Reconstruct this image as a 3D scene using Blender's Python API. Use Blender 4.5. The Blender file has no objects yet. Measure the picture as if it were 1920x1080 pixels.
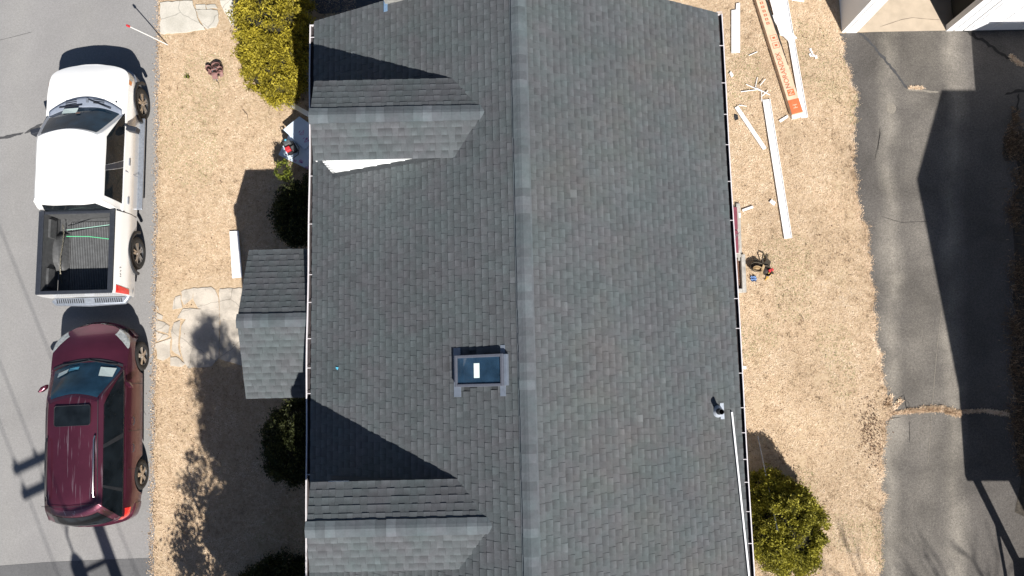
import bpy, bmesh, math, random
import numpy as np
from mathutils import Vector, Matrix
random.seed(7); rng = np.random.default_rng(11)
sc = bpy.context.scene; COL = sc.collection

# ------------------------------------------------------------------ camera numbers, measured points
CH, CF, CT = 19.0, 1493.0, math.radians(7.15)
def at(px, py, z=0.0):
    """surveyed point: where the photo's pixel meets the height z"""
    u = (px-960)/CF; v = (540-py)/CF
    dy = v*math.cos(CT)+math.sin(CT); dz = v*math.sin(CT)-math.cos(CT)
    s = (z-CH)/dz
    return Vector((u*s, dy*s, z))

# ------------------------------------------------------------------ mesh helper
class MB:
    def __init__(s): s.v=[]; s.f=[]; s.m=[]; s.t=[]
    def add(s, vs, fs, mi=0, tone=1.0):
        b=len(s.v); s.v += [tuple(p) for p in vs]
        s.t += (list(tone) if isinstance(tone,(list,tuple)) else [tone]*len(vs))
        for f in fs: s.f.append([b+i for i in f]); s.m.append(mi)
    def box(s, c, d, rot=None, mi=0, tone=1.0, taper=1.0):
        x,y,z=[k/2 for k in d]; vs=[]
        for sz,tp in ((-1,1.0),(1,taper)):
            for sx,sy in ((-1,-1),(1,-1),(1,1),(-1,1)): vs.append(Vector((sx*x*tp,sy*y*tp,sz*z)))
        if rot is not None: vs=[rot@p for p in vs]
        c=Vector(c); s.add([p+c for p in vs],[(3,2,1,0),(4,5,6,7),(0,1,5,4),(1,2,6,5),(2,3,7,6),(3,0,4,7)],mi,tone)
    def poly(s, pts, mi=0, tone=1.0): s.add(pts,[list(range(len(pts)))],mi,tone)
    def prism(s, pts, h, mi=0, tone=1.0):
        n=len(pts); a=[Vector(p) for p in pts]; b=[p+Vector((0,0,h)) for p in a]
        s.add(a+b,[list(range(n))[::-1],list(range(n,2*n))]+[(i,(i+1)%n,n+(i+1)%n,n+i) for i in range(n)],mi,tone)
    def slab(s, pts, off, mi=0, tone=1.0):
        n=len(pts); a=[Vector(p) for p in pts]; o=Vector(off); b=[p+o for p in a]
        s.add(a+b,[list(range(n))[::-1],list(range(n,2*n))]+[(i,(i+1)%n,n+(i+1)%n,n+i) for i in range(n)],mi,tone)
    def tube(s, pts, r, n=8, mi=0, tone=1.0, cap=True):
        pts=[Vector(p) for p in pts]; R=r if isinstance(r,(list,tuple)) else [r]*len(pts)
        rings=[]; ref=None
        for i,p in enumerate(pts):
            d=(pts[min(i+1,len(pts)-1)]-pts[max(i-1,0)]).normalized()
            if ref is None: ref=Vector((0,0,1)) if abs(d.z)<.9 else Vector((1,0,0))
            a=d.cross(ref).normalized(); b=a.cross(d).normalized(); ref=b
            rings.append([p+a*(R[i]*math.cos(2*math.pi*k/n))+b*(R[i]*math.sin(2*math.pi*k/n)) for k in range(n)])
        vs=[q for g in rings for q in g]; fs=[]
        for i in range(len(pts)-1):
            for k in range(n): fs.append((i*n+k,i*n+(k+1)%n,(i+1)*n+(k+1)%n,(i+1)*n+k))
        if cap: fs.append(list(range(n))[::-1]); fs.append([(len(pts)-1)*n+k for k in range(n)])
        s.add(vs,fs,mi,tone)
    def grid(s, G, mi=0, tone=1.0):
        J=len(G); I=len(G[0]); vs=[p for r in G for p in r]
        s.add(vs,[(j*I+i,j*I+i+1,(j+1)*I+i+1,(j+1)*I+i) for j in range(J-1) for i in range(I-1)],mi,tone)
    def lathe(s, prof, axis='x', c=(0,0,0), n=28, mi=0, tone=1.0):
        vs=[]; c=Vector(c)
        for a,r in prof:
            for k in range(n):
                q=2*math.pi*k/n; u,w=r*math.cos(q),r*math.sin(q)
                vs.append(c+(Vector((a,u,w)) if axis=='x' else Vector((u,w,a))))
        s.add(vs,[(i*n+k,i*n+(k+1)%n,(i+1)*n+(k+1)%n,(i+1)*n+k) for i in range(len(prof)-1) for k in range(n)],mi,tone)

def link(name, me, mats, parent=None):
    o=bpy.data.objects.new(name, me); COL.objects.link(o)
    for m in (mats if isinstance(mats,(list,tuple)) else [mats]): me.materials.append(m)
    if parent: o.parent=parent
    return o
def obj(name, mb, mats, parent=None, smooth=None, bevel=0, fix=True, solid=0):
    me=bpy.data.meshes.new(name); me.from_pydata([tuple(p) for p in mb.v],[],mb.f)
    me.polygons.foreach_set('material_index', mb.m)
    a=me.attributes.new('tone','FLOAT','POINT'); a.data.foreach_set('value', mb.t)
    if fix:
        bm=bmesh.new(); bm.from_mesh(me); bmesh.ops.recalc_face_normals(bm, faces=bm.faces); bm.to_mesh(me); bm.free()
    if smooth is not None:
        me.shade_smooth()
        me.set_sharp_from_angle(angle=math.radians(smooth))
    o=link(name,me,mats,parent)
    if solid:
        md=o.modifiers.new('solid','SOLIDIFY'); md.thickness=solid; md.offset=-1
    if bevel:
        md=o.modifiers.new('bevel','BEVEL'); md.width=bevel; md.segments=2; md.limit_method='ANGLE'
    return o
def tag(o, label=None, cat=None, group=None, kind=None):
    if label: o['label']=label
    if cat: o['category']=cat
    if group: o['group']=group
    if kind: o['kind']=kind
    return o
def thing(name, loc, label, cat, rz=0, group=None):
    o=bpy.data.objects.new(name,None); COL.objects.link(o); o.location=loc; o.rotation_euler=(0,0,rz)
    o.empty_display_size=.1
    return tag(o,label,cat,group)
def bulk_mesh(name, V, F, T, mats, parent=None):
    me=bpy.data.meshes.new(name); nv=len(V); k=F.shape[1]; nf=len(F)
    me.vertices.add(nv); me.vertices.foreach_set('co', V.astype(np.float32).ravel())
    me.loops.add(nf*k); me.loops.foreach_set('vertex_index', F.astype(np.int32).ravel())
    me.polygons.add(nf); me.polygons.foreach_set('loop_start', np.arange(0,nf*k,k,dtype=np.int32))
    a=me.attributes.new('tone','FLOAT','POINT'); a.data.foreach_set('value', T.astype(np.float32))
    me.update(calc_edges=True); me.validate()
    return link(name,me,mats,parent)

# ------------------------------------------------------------------ materials
def nodes(name):
    m=bpy.data.materials.new(name); m.use_nodes=True; nt=m.node_tree
    return m, nt, nt.nodes['Principled BSDF']
def N(nt, t, **kw):
    n=nt.nodes.new(t)
    for k,v in kw.items(): setattr(n,k,v)
    return n
def mathn(nt, op, a, b=None, c=None):
    n=N(nt,'ShaderNodeMath',operation=op)
    for i,x in enumerate((a,b,c)):
        if x is None: continue
        if isinstance(x,(int,float)): n.inputs[i].default_value=x
        else: nt.links.new(x,n.inputs[i])
    return n.outputs[0]
def noise(nt, scale, detail=3, rough=.55, coord=None, stretch=None, dist=0):
    n=N(nt,'ShaderNodeTexNoise'); n.inputs['Scale'].default_value=scale; n.inputs['Detail'].default_value=detail
    n.inputs['Roughness'].default_value=rough; n.inputs['Distortion'].default_value=dist
    tc=N(nt,'ShaderNodeTexCoord'); out=tc.outputs['Object']
    if stretch:
        mp=N(nt,'ShaderNodeMapping'); mp.inputs['Scale'].default_value=stretch; nt.links.new(out,mp.inputs[0]); out=mp.outputs[0]
    nt.links.new(out,n.inputs['Vector']); return n.outputs[0]
def rng_map(nt, x, a, b, c, d):
    n=N(nt,'ShaderNodeMapRange'); nt.links.new(x,n.inputs[0])
    for i,k in enumerate((a,b,c,d)): n.inputs[i+1].default_value=k
    return n.outputs[0]
def ramp(nt, x, stops):
    n=N(nt,'ShaderNodeValToRGB'); nt.links.new(x,n.inputs[0]); e=n.color_ramp.elements
    while len(e)<len(stops): e.new(.5)
    for k,(p,c) in zip(e,stops): k.position=p; k.color=(*c,1)
    return n.outputs[0]
def mul(nt, col, val):
    n=N(nt,'ShaderNodeMix',data_type='RGBA',blend_type='MULTIPLY'); n.inputs[0].default_value=1
    if isinstance(col,tuple): n.inputs[6].default_value=(*col,1)
    else: nt.links.new(col,n.inputs[6])
    nt.links.new(val,n.inputs[7]); return n.outputs[2]
def mix(nt, f, a, b):
    n=N(nt,'ShaderNodeMix',data_type='RGBA')
    if isinstance(f,(int,float)): n.inputs[0].default_value=f
    else: nt.links.new(f,n.inputs[0])
    for i,x in ((6,a),(7,b)):
        if isinstance(x,tuple): n.inputs[i].default_value=(*x,1)
        else: nt.links.new(x,n.inputs[i])
    return n.outputs[2]
def bump(nt, bs, h, strength=.3, dist=.01):
    b=N(nt,'ShaderNodeBump'); b.inputs['Strength'].default_value=strength; b.inputs['Distance'].default_value=dist
    nt.links.new(h,b.inputs['Height']); nt.links.new(b.outputs[0],bs.inputs['Normal'])
def tone_attr(nt):
    a=N(nt,'ShaderNodeAttribute',attribute_name='tone'); return a.outputs['Fac']
def plain(name, col, rough=.5, metal=0, var=.12, scale=30, coat=0, spec=.5, bmp=0):
    m,nt,b=nodes(name)
    k=rng_map(nt,noise(nt,scale,4),.3,.7,1-var,1+var)
    nt.links.new(mul(nt,col,k),b.inputs['Base Color'])
    b.inputs['Roughness'].default_value=rough; b.inputs['Metallic'].default_value=metal
    b.inputs['Coat Weight'].default_value=coat; b.inputs['Coat Roughness'].default_value=.06
    b.inputs['Specular IOR Level'].default_value=spec
    if bmp: bump(nt,b,noise(nt,scale*3,3),bmp)
    return m
def shingle_mat(name, col, gran=.35):
    m,nt,b=nodes(name)
    g=rng_map(nt,noise(nt,160,2,.7),.25,.75,1-gran,1+gran)
    big=rng_map(nt,noise(nt,.55,3),.3,.7,.93,1.07)
    tcx=N(nt,'ShaderNodeTexCoord'); sxx=N(nt,'ShaderNodeSeparateXYZ'); nt.links.new(tcx.outputs['Object'],sxx.inputs[0]); warm=mathn(nt,'MULTIPLY',rng_map(nt,noise(nt,.5,4,.65),.45,.72,.05,.4),rng_map(nt,sxx.outputs[0],-.1,.5,.1,1))
    c=mix(nt,warm,col,(.092,.084,.070)); hue=N(nt,'ShaderNodeMix',data_type='RGBA',blend_type='MULTIPLY'); hue.inputs[0].default_value=1; nt.links.new(c,hue.inputs[6]); nt.links.new(ramp(nt,noise(nt,1.7,4,.6),[(.35,(.95,1.02,1.0)),(.65,(1.05,.985,1.0))]),hue.inputs[7]); c=hue.outputs[2]
    mid=rng_map(nt,noise(nt,9,3),.3,.7,.9,1.1)
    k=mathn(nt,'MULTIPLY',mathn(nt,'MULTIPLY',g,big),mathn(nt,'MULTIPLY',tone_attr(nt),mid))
    nt.links.new(mul(nt,c,k),b.inputs['Base Color'])
    b.inputs['Roughness'].default_value=.88; b.inputs['Specular IOR Level'].default_value=.25
    bump(nt,b,noise(nt,160,2,.7),.25,.004)
    return m
def veg_mat(name, dark, light, trans=.25):
    m,nt,b=nodes(name)
    c=ramp(nt,tone_attr(nt),[(0,dark),(1,light)])
    k=rng_map(nt,noise(nt,3.5,2),.3,.7,.75,1.2)
    nt.links.new(mul(nt,c,k),b.inputs['Base Color']); b.inputs['Roughness'].default_value=.6
    b.inputs['Specular IOR Level'].default_value=.3
    t=N(nt,'ShaderNodeBsdfTranslucent'); nt.links.new(mul(nt,c,k),t.inputs[0])
    mx=N(nt,'ShaderNodeMixShader'); mx.inputs[0].default_value=trans
    out=[n for n in nt.nodes if n.type=='OUTPUT_MATERIAL'][0]
    nt.links.new(b.outputs[0],mx.inputs[1]); nt.links.new(t.outputs[0],mx.inputs[2]); nt.links.new(mx.outputs[0],out.inputs[0])
    return m
def asphalt(name, col, speck=.3, patch=.12, streaks=None, tint=(.23,.2,.16)):
    m,nt,b=nodes(name)
    s=rng_map(nt,noise(nt,75,2,.75),.25,.75,1-speck,1+speck)
    f=rng_map(nt,noise(nt,22,3,.7),.3,.7,1-speck*.45,1+speck*.45)
    p=rng_map(nt,noise(nt,.7,5,.6,dist=.6),.3,.7,1-patch,1+patch)
    k=mathn(nt,'MULTIPLY',mathn(nt,'MULTIPLY',s,f),p)
    c=col
    if streaks:                                            # paler worn wheel tracks along the drive
        tc=N(nt,'ShaderNodeTexCoord'); sx=N(nt,'ShaderNodeSeparateXYZ'); nt.links.new(tc.outputs['Object'],sx.inputs[0])
        wob=mathn(nt,'MULTIPLY',mathn(nt,'SUBTRACT',noise(nt,.5,3),.5),.8)
        x=mathn(nt,'ADD',mathn(nt,'ADD',sx.outputs[0],mathn(nt,'MULTIPLY',sx.outputs[1],streaks[0])),wob)
        tot=None
        for cx,w,amp in streaks[1]:
            d=mathn(nt,'ABSOLUTE',mathn(nt,'SUBTRACT',x,cx))
            e=rng_map(nt,d,0,w,amp,0)
            tot=e if tot is None else mathn(nt,'MAXIMUM',tot,e)
        tot=mathn(nt,'MULTIPLY',tot,rng_map(nt,noise(nt,1.3,4),.3,.7,.35,1.1))
        c=mix(nt,tot,col,tint)
    nt.links.new(mul(nt,c,k),b.inputs['Base Color'])
    b.inputs['Roughness'].default_value=.9; b.inputs['Specular IOR Level'].default_value=.25
    bump(nt,b,noise(nt,75,2,.75),.4,.006)
    return m

M={}
M['shingle']=shingle_mat('charcoal_shingle',(.078,.087,.094))
M['cap']=shingle_mat('cap_shingle',(.085,.098,.109),.22)
M['white']=plain('white_vinyl',(.80,.80,.81),.45,var=.03)
M['trim']=plain('white_aluminium_trim',(.82,.82,.83),.4,var=.03,scale=8)
M['siding']=plain('white_siding',(.78,.80,.80),.5,var=.04)
M['gutter']=plain('white_gutter',(.62,.59,.61),.4,var=.08,scale=12)
M['gutter_inner']=plain('dark_gutter_inner',(.035,.028,.03),.9,var=.4,scale=25)
M['rubber']=plain('black_rubber',(.022,.022,.022),.75,var=.25,scale=40)
M['black']=plain('black_plastic',(.018,.02,.024),.5,var=.2,scale=25)
M['darkblue']=plain('black_bed_rail',(.022,.026,.036),.55,var=.2,scale=25)
M['liner']=plain('grey_bed_liner',(.075,.077,.08),.55,var=.25,scale=14)
M['linerdark']=plain('bed_liner_groove',(.02,.02,.022),.7,var=.2)
M['chrome']=plain('alloy',(.62,.60,.58),.28,1,var=.12,scale=40)
M['steel']=plain('galvanised_steel',(.30,.33,.38),.42,.6,var=.15,scale=20)
M['flash']=plain('pale_flashing',(.18,.21,.26),.5,.25,var=.12,scale=12)
M['stepflash']=plain('dark_step_flashing',(.035,.04,.045),.6)
M['skyframe']=plain('grey_skylight_frame',(.115,.125,.155),.45,.2,var=.1)
M['truckpaint']=plain('white_car_paint',(.82,.82,.81),.22,var=.02,scale=3,coat=.8)
M['cowl']=plain('grey_cowl',(.20,.23,.29),.6,var=.1)
M['amber']=plain('amber_lens',(.55,.22,.08),.2,coat=.6)
M['lens']=plain('clear_lens',(.42,.44,.43),.12,.2,var=.3,scale=18,coat=1)
M['red']=plain('red_lens',(.62,.03,.025),.15,coat=1,var=.15)
M['redplastic']=plain('red_plastic',(.5,.03,.04),.4,var=.15)
M['concrete']=plain('pale_concrete',(.46,.43,.385),.9,var=.22,scale=5,bmp=.3)
M['concrete2']=plain('weathered_concrete',(.34,.325,.30),.92,var=.28,scale=7,bmp=.3)
M['garagefloor']=plain('tan_concrete_floor',(.47,.39,.30),.8,var=.12,scale=3,bmp=.1)
M['leather']=plain('brown_leather',(.19,.095,.085),.65,var=.35,scale=18)
M['leatherdark']=plain('dark_leather',(.04,.028,.024),.7,var=.3,scale=18)
M['canvas']=plain('olive_canvas',(.055,.045,.032),.85,var=.3,scale=25)
M['tan']=plain('tan_leather',(.33,.235,.13),.7,var=.25,scale=20)
M['yellow']=plain('yellow_rubber',(.62,.36,.04),.5)
M['blue']=plain('blue_cloth',(.13,.22,.42),.8,var=.4,scale=35)
M['card']=plain('cardboard',(.60,.44,.31),.85,var=.12,scale=8)
M['orange']=plain('orange_print',(.55,.14,.05),.85,var=.1,scale=15)
M['print']=plain('faded_orange_print',(.40,.11,.05),.85,var=.15,scale=15)
M['foam']=plain('pale_blue_foam_board',(.60,.70,.82),.7,var=.05,scale=6)
M['pink']=plain('pink_print',(.50,.22,.45),.8,var=.3,scale=45)
M['purple']=plain('purple_print',(.25,.06,.28),.8,var=.2,scale=45)
M['maroon']=plain('maroon_door_paint',(.18,.045,.065),.5,var=.12,scale=6)
M['wood']=plain('weathered_wood',(.16,.13,.105),.85,var=.3,scale=12)
M['pole']=plain('brown_utility_pole',(.12,.09,.065),.9,var=.3,scale=10)
M['bark']=plain('bark',(.10,.075,.055),.9,var=.35,scale=14)
M['brick']=plain('chimney_stone',(.24,.24,.225),.85,var=.3,scale=9)
M['paper']=plain('paper',(.72,.84,.80),.6,var=.05)
M['bluepaper']=plain('blue_paper',(.10,.42,.58),.6,var=.05)
M['greenrope']=plain('green_rope',(.12,.62,.30),.7)
M['chain']=plain('chain_steel',(.26,.24,.19),.45,.6,var=.4,scale=60)
M['tar']=plain('tar_seal',(.055,.055,.058),.8,var=.2)
M['crack']=plain('crack_dark',(.018,.017,.016),.95,var=.3)
M['mulch']=plain('dead_leaf_litter',(.11,.055,.035),.95,var=.5,scale=40)
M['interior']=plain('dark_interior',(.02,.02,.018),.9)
M['stake']=plain('white_fibreglass',(.72,.72,.70),.4)
M['ply']=plain('bare_ply',(.42,.33,.22),.8,var=.2)
def glass(name, col, rough=.04, alpha=1.0):
    m,nt,b=nodes(name)
    k=rng_map(nt,noise(nt,3,3),.3,.7,.6,1.4)
    nt.links.new(mul(nt,col,k),b.inputs['Base Color']); b.inputs['Roughness'].default_value=rough
    b.inputs['IOR'].default_value=1.5; b.inputs['Specular IOR Level'].default_value=.28
    if alpha<1: b.inputs['Alpha'].default_value=alpha
    return m
M['glass']=glass('car_glass',(.008,.011,.014))
M['wsglass']=glass('windscreen_glass',(.018,.052,.088))  # blue of the reflected sky put into the base colour
M['skyglass']=glass('skylight_glass',(.028,.065,.115),.03,.55)
def car_maroon():
    m,nt,b=nodes('maroon_metallic')
    k=rng_map(nt,noise(nt,1.6,4),.3,.7,.8,1.15)
    scr=N(nt,'ShaderNodeAttribute',attribute_name='tone')
    s=rng_map(nt,noise(nt,7,3,.6,stretch=(3.2,.16,1)),.60,.76,0,.55)   # faded clear coat in streaks
    nt.links.new(mix(nt,mathn(nt,'MULTIPLY',s,rng_map(nt,scr.outputs['Fac'],1,2,0,1)),mul(nt,(.105,.022,.042),k),(.55,.5,.55)),b.inputs['Base Color'])
    b.inputs['Metallic'].default_value=.6; b.inputs['Roughness'].default_value=.36
    b.inputs['Coat Weight'].default_value=.7; b.inputs['Coat Roughness'].default_value=.12
    return m
M['suv']=car_maroon()
def lawn_mat():
    m,nt,b=nodes('dry_lawn')
    c=ramp(nt,noise(nt,14,5,.65),[(.22,(.30,.21,.125)),(.5,(.48,.365,.245)),(.75,(.58,.46,.33))])
    g=rng_map(nt,noise(nt,.9,4,.6),.58,.76,0,.35)
    c=mix(nt,g,c,(.14,.15,.06))
    k=rng_map(nt,noise(nt,.45,4),.3,.7,.85,1.12)
    nt.links.new(mul(nt,c,k),b.inputs['Base Color']); b.inputs['Roughness'].default_value=.95
    b.inputs['Specular IOR Level'].default_value=.1
    bump(nt,b,noise(nt,40,4,.7),.7,.03)
    return m
M['lawn']=lawn_mat()
def straw_mat():
    m,nt,b=nodes('straw_blades')
    c=ramp(nt,tone_attr(nt),[(0,(.13,.085,.05)),(.3,(.48,.345,.225)),(.65,(.67,.51,.36)),(.93,(.77,.635,.48)),(1,(.26,.27,.12))])
    k=rng_map(nt,noise(nt,.6,4),.28,.72,.80,1.14)
    nt.links.new(mul(nt,c,k),b.inputs['Base Color']); b.inputs['Roughness'].default_value=.8; b.inputs['Specular IOR Level'].default_value=.2
    return m
M['straw']=straw_mat()
M['road']=asphalt('road_asphalt',(.235,.230,.228),.2,.07,(.047,[(-11.9,.5,.35),(-10.35,.55,.35)]),(.27,.265,.25))
M['roadpatch']=asphalt('dark_road_patch',(.115,.115,.118),.2,.15)
M['drive']=asphalt('drive_asphalt',(.090,.083,.077),.5,.26,(-.06,[(8.95,.42,.95),(10.45,.45,.9),(9.7,1.5,.38)]),(.235,.215,.185))
M['sidepave']=asphalt('side_paving',(.07,.075,.085),.2,.1)
M['arbor']=veg_mat('arborvitae_foliage',(.06,.05,.008),(.44,.37,.04))
M['evergreen']=veg_mat('evergreen_foliage',(.03,.036,.008),(.37,.34,.045))
M['darkgreen']=veg_mat('dark_shrub_foliage',(.012,.018,.008),(.07,.08,.025))
M['sprout']=veg_mat('fresh_foliage',(.04,.06,.01),(.30,.34,.05))
M['core']=plain('dark_filler',(.018,.016,.008),.95,var=.4,scale=20)  # near-black filler for the foliage cores

# ------------------------------------------------------------------ setting
def flat(name, pts, m, z=None, kind='structure'):
    mb=MB(); mb.poly(pts); o=obj(name,mb,m,fix=False)
    if o.data.polygons[0].normal.z<0: o.data.flip_normals()
    return tag(o,kind=kind)
flat('ground',[Vector((-400,-400,0)),Vector((400,-400,0)),Vector((400,400,0)),Vector((-400,400,0))],M['lawn'])
# road: its right edge is the lawn edge
def curb_x(y): return -8.87+(9.7-y)*(.61/13.99)
redge=[]
yy=-60.0
while yy<60.01:
    redge.append(Vector((curb_x(yy)+.025*math.sin(yy*5.1)+.02*math.sin(yy*13.7+1),yy,.004))); yy+=.25 if -8<yy<14 else 2
rm=MB(); rm.poly(redge+[Vector((-26,60,.004)),Vector((-24,-60,.004))])
M_road=[M['road'],M['tar'],M['crack']]
road=tag(obj('road',rm,M_road,fix=False),kind='structure')
if road.data.polygons[0].normal.z<0: road.data.flip_normals()
flat('road_patch',[at(0,1061,.008),at(90,1054,.008),at(180,1050,.008),at(289,1046,.008),Vector((curb_x(-9),-9,.008)),Vector((-24,-9,.008)),Vector((-24,-4.2,.008))],M['roadpatch'])
def strip(mb, pts, w, z, mi=0, tone=1.0, jit=.3):
    """flat ragged strip along ground pixels"""
    P=[at(x,y,z) for x,y in pts]; Q=[]
    for a,b in zip(P[:-1],P[1:]):
        n=max(1,int((b-a).length/.07))
        for k in range(n): Q.append(a.lerp(b,k/n))
    Q.append(P[-1]); L=[];R=[]
    for i,p in enumerate(Q):
        d=(Q[min(i+1,len(Q)-1)]-Q[max(0,i-1)]).normalized(); nrm=Vector((-d.y,d.x,0))
        j=nrm*random.uniform(-jit,jit)*w
        ww=w*random.uniform(.55,1.2)*(1 if 0<i<len(Q)-1 else .2)
        L.append(p+nrm*ww/2+j); R.append(p-nrm*ww/2+j)
    mb.add(L+R,[(i,i+1,len(Q)+i+1,len(Q)+i) for i in range(len(Q)-1)],mi,tone)
sm=MB(); strip(sm,[(-60,262),(0,259),(20,255),(44,249)],.085,.008,0,jit=.1); strip(sm,[(46,250),(60,243),(80,232)],.085,.008,0,jit=.1)
strip(sm,[(-60,90),(60,60)],.01,.008,0)
tag(obj('tar_seam',sm,M['tar'],fix=False),kind='structure')
# paved strip north of the house, in its shade
flat('side_path',[at(583,14,.006),at(600,26,.006),at(760,20,.006),Vector((-1.5,14,.006)),Vector((-4.6,14,.006))],M['sidepave'])
# drive
edge_px=[(1577,62),(1579,85),(1583,105),(1590,128),(1600,160),(1606,182),(1605,205),(1600,235),(1603,262),(1600,290),(1604,330),(1608,360),(1611,392),(1615,412),(1628,424),(1627,450),(1632,480),(1633,510),(1639,545),(1641,580),(1642,615),(1643,645),(1653,665),(1655,690),(1656,715),(1664,735),(1671,760),(1670,780),(1662,795),(1658,830),(1655,860),(1654,890),(1656,920),(1660,935),(1653,950),(1651,985),(1653,1015),(1651,1050),(1651,1085),(1650,1180),(1650,1500)]
EP=[at(x,y,.004) for x,y in edge_px]; DE=[]
for a,b in zip(EP[:-1],EP[1:]):
    n=max(1,int((b-a).length/.05))
    for k in range(n):
        p=a.lerp(b,k/n); DE.append(p+Vector((random.uniform(-.035,.035)+.03*math.sin(p.y*9),random.uniform(-.02,.02),0)))
DE.append(EP[-1])
dm=MB(); dm.poly(DE+[Vector((13.4,-20,.004)),Vector((13.2,-3,.004)),Vector((13.0,8.9,.004)),at(1773,54,.004)])
drive=obj('driveway',dm,M['drive'],fix=False); tag(drive,kind='structure')
if drive.data.polygons[0].normal.z<0: drive.data.flip_normals()
cm=MB()
strip(cm,[(1610,60),(1640,88),(1668,122),(1690,152),(1704,167)],.07,.0085,0,.9)
strip(cm,[(1800,52),(1840,75),(1870,95),(1898,113)],.09,.0085,1)
strip(cm,[(1640,300),(1652,245)],.012,.0085,1); strip(cm,[(1650,240),(1646,285)],.01,.0085,1)
strip(cm,[(1700,770),(1695,740),(1678,752)],.018,.0085,1); strip(cm,[(1706,775),(1704,755),(1690,745)],.012,.0085,1)
strip(cm,[(1705,790),(1706,830)],.014,.0085,1); strip(cm,[(1662,800),(1668,785),(1690,782)],.018,.0085,1)
strip(cm,[(1655,990),(1657,1000)],.03,.0085,1)
strip(cm,[(1740,870),(1748,760),(1758,640),(1766,580)],.012,.0085,2); strip(cm,[(1650,405),(1690,417),(1740,415)],.010,.0085,1)
strip(cm,[(1885,178),(1905,170),(1925,172)],.08,.0085,1); strip(cm,[(1910,175),(1906,215)],.06,.0085,1)
strip(cm,[(1700,168),(1760,172)],.05,.0085,2)
M['pale']=plain('pale_dust',(.21,.19,.16),.9,var=.3)
tag(obj('driveway_crack',cm,[M['tar'],M['crack'],M['pale']],fix=False),kind='structure')
disc=MB(); c=at(1671,203,.0085); disc.poly([c+Vector((.12*math.cos(k*.4488),.14*math.sin(k*.4488),0)) for k in range(14)])
tag(obj('drive_patch',disc,M['pale'],fix=False),kind='structure')
wk=MB()
pv=[(1915,250),(1885,255),(1878,290),(1884,302),(1905,300),(1912,345),(1903,365),(1898,420),(1906,520),(1896,560),(1908,600),(1903,640),(1896,680),(1905,760),(1899,820),(1912,900),(1905,960)]
wk.poly([at(x+random.uniform(-3,3),y,.009) for x,y in pv]+[Vector((14,-4,.009)),Vector((14,6,.009))])
tag(obj('soil_strip',wk,plain('weedy_soil',(.045,.038,.030),.95,var=.45,scale=16),fix=False),kind='structure')
# concrete: front walk pieces and the slab near the road
def slabset(name, polys, m, h=.03, grow_=1.0):
    mb=MB()
    for i,p in enumerate(polys):
        pts=[]
        q=[at(x,y,0) for x,y in p]; cen=sum(q,Vector())/len(q); q=[cen+(k-cen)*grow_ for k in q]
        for a,b in zip(q,q[1:]+q[:1]):
            n=max(1,int((b-a).length/.09))
            for k in range(n):
                pts.append(a.lerp(b,k/n)+Vector((random.uniform(-.014,.014),random.uniform(-.014,.014),.0025)))
        mb.prism(pts,h+random.uniform(-.006,.006),0,random.uniform(.9,1.08))
    return tag(obj(name,mb,m,bevel=.006),kind='structure')
def conc_mat(name, a, b_):
    m,nt,b=nodes(name)
    c=ramp(nt,noise(nt,2.2,6,.65,dist=.5),[(.3,a),(.62,b_)])
    k=rng_map(nt,noise(nt,45,3,.7),.3,.7,.88,1.1)
    k=mathn(nt,'MULTIPLY',k,tone_attr(nt))
    v=N(nt,'ShaderNodeTexVoronoi',feature='DISTANCE_TO_EDGE'); v.inputs['Scale'].default_value=.9
    tc=N(nt,'ShaderNodeTexCoord'); nz=N(nt,'ShaderNodeTexNoise'); nz.inputs['Scale'].default_value=3; nt.links.new(tc.outputs['Object'],nz.inputs['Vector'])
    ad=N(nt,'ShaderNodeMix',data_type='VECTOR'); ad.inputs[0].default_value=.14
    nt.links.new(tc.outputs['Object'],ad.inputs[4]); nt.links.new(nz.outputs['Color'],ad.inputs[5]); nt.links.new(ad.outputs[1],v.inputs['Vector'])
    e=rng_map(nt,v.outputs['Distance'],.002,.009,.62,1)
    nt.links.new(mul(nt,c,mathn(nt,'MULTIPLY',k,e)),b.inputs['Base Color']); b.inputs['Roughness'].default_value=.92
    b.inputs['Specular IOR Level'].default_value=.2
    bump(nt,b,noise(nt,50,3,.7),.4,.008); return m
M['walk']=conc_mat('walk_concrete',(.31,.28,.24),(.52,.47,.405))
M['slab']=conc_mat('slab_concrete',(.44,.415,.36),(.56,.53,.47))
slabset('front_walk',[
 [(341,546),(362,541),(362,560),(346,571),(341,560)],[(363,541),(396,539),(404,545),(410,558),(410,577),(400,580),(372,577),(364,561)],
 [(413,543),(470,541),(470,598),(413,598)],[(414,600),(470,600),(470,688),(424,676),(411,671),(413,640)],
 [(344,580),(372,581),(409,578),(411,600),(408,671),(395,685),(354,688),(346,679),(340,660),(338,640),(342,612),(350,600),(333,597)],
 [(329,557),(339,555),(341,572),(342,577),(323,580)],
 [(326,606),(338,602),(337,612),(334,655),(340,668),(322,656),(324,636),(321,622)],
 [(293,601),(309,605),(318,612),(316,626),(303,622),(293,620)],[(293,622),(314,628),(316,632),(294,641)],[(293,644),(320,634),(319,668),(307,676),(295,672)],
 [(321,670),(331,669),(348,682),(340,687),(320,686)],[(293,572),(298,576),(297,583),(294,580)],[(294,587),(306,592),(304,599),(294,598)]],M['walk'],.014,1.04)
slabset('road_side_slab',[[(301,5),(361,2),(366,18),(373,40),(386,56),(350,61),(302,65)],[(368,18),(409,20),(410,40),(406,52),(388,55),(375,40)],
 [(368,10),(386,9),(386,17),(369,17)],[(387,11),(405,8),(408,16),(388,17)]],M['slab'])
slabset('stepping_slab',[[(412,2),(438,0),(446,24),(444,44),(434,48),(422,24)]],M['slab'])

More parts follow.
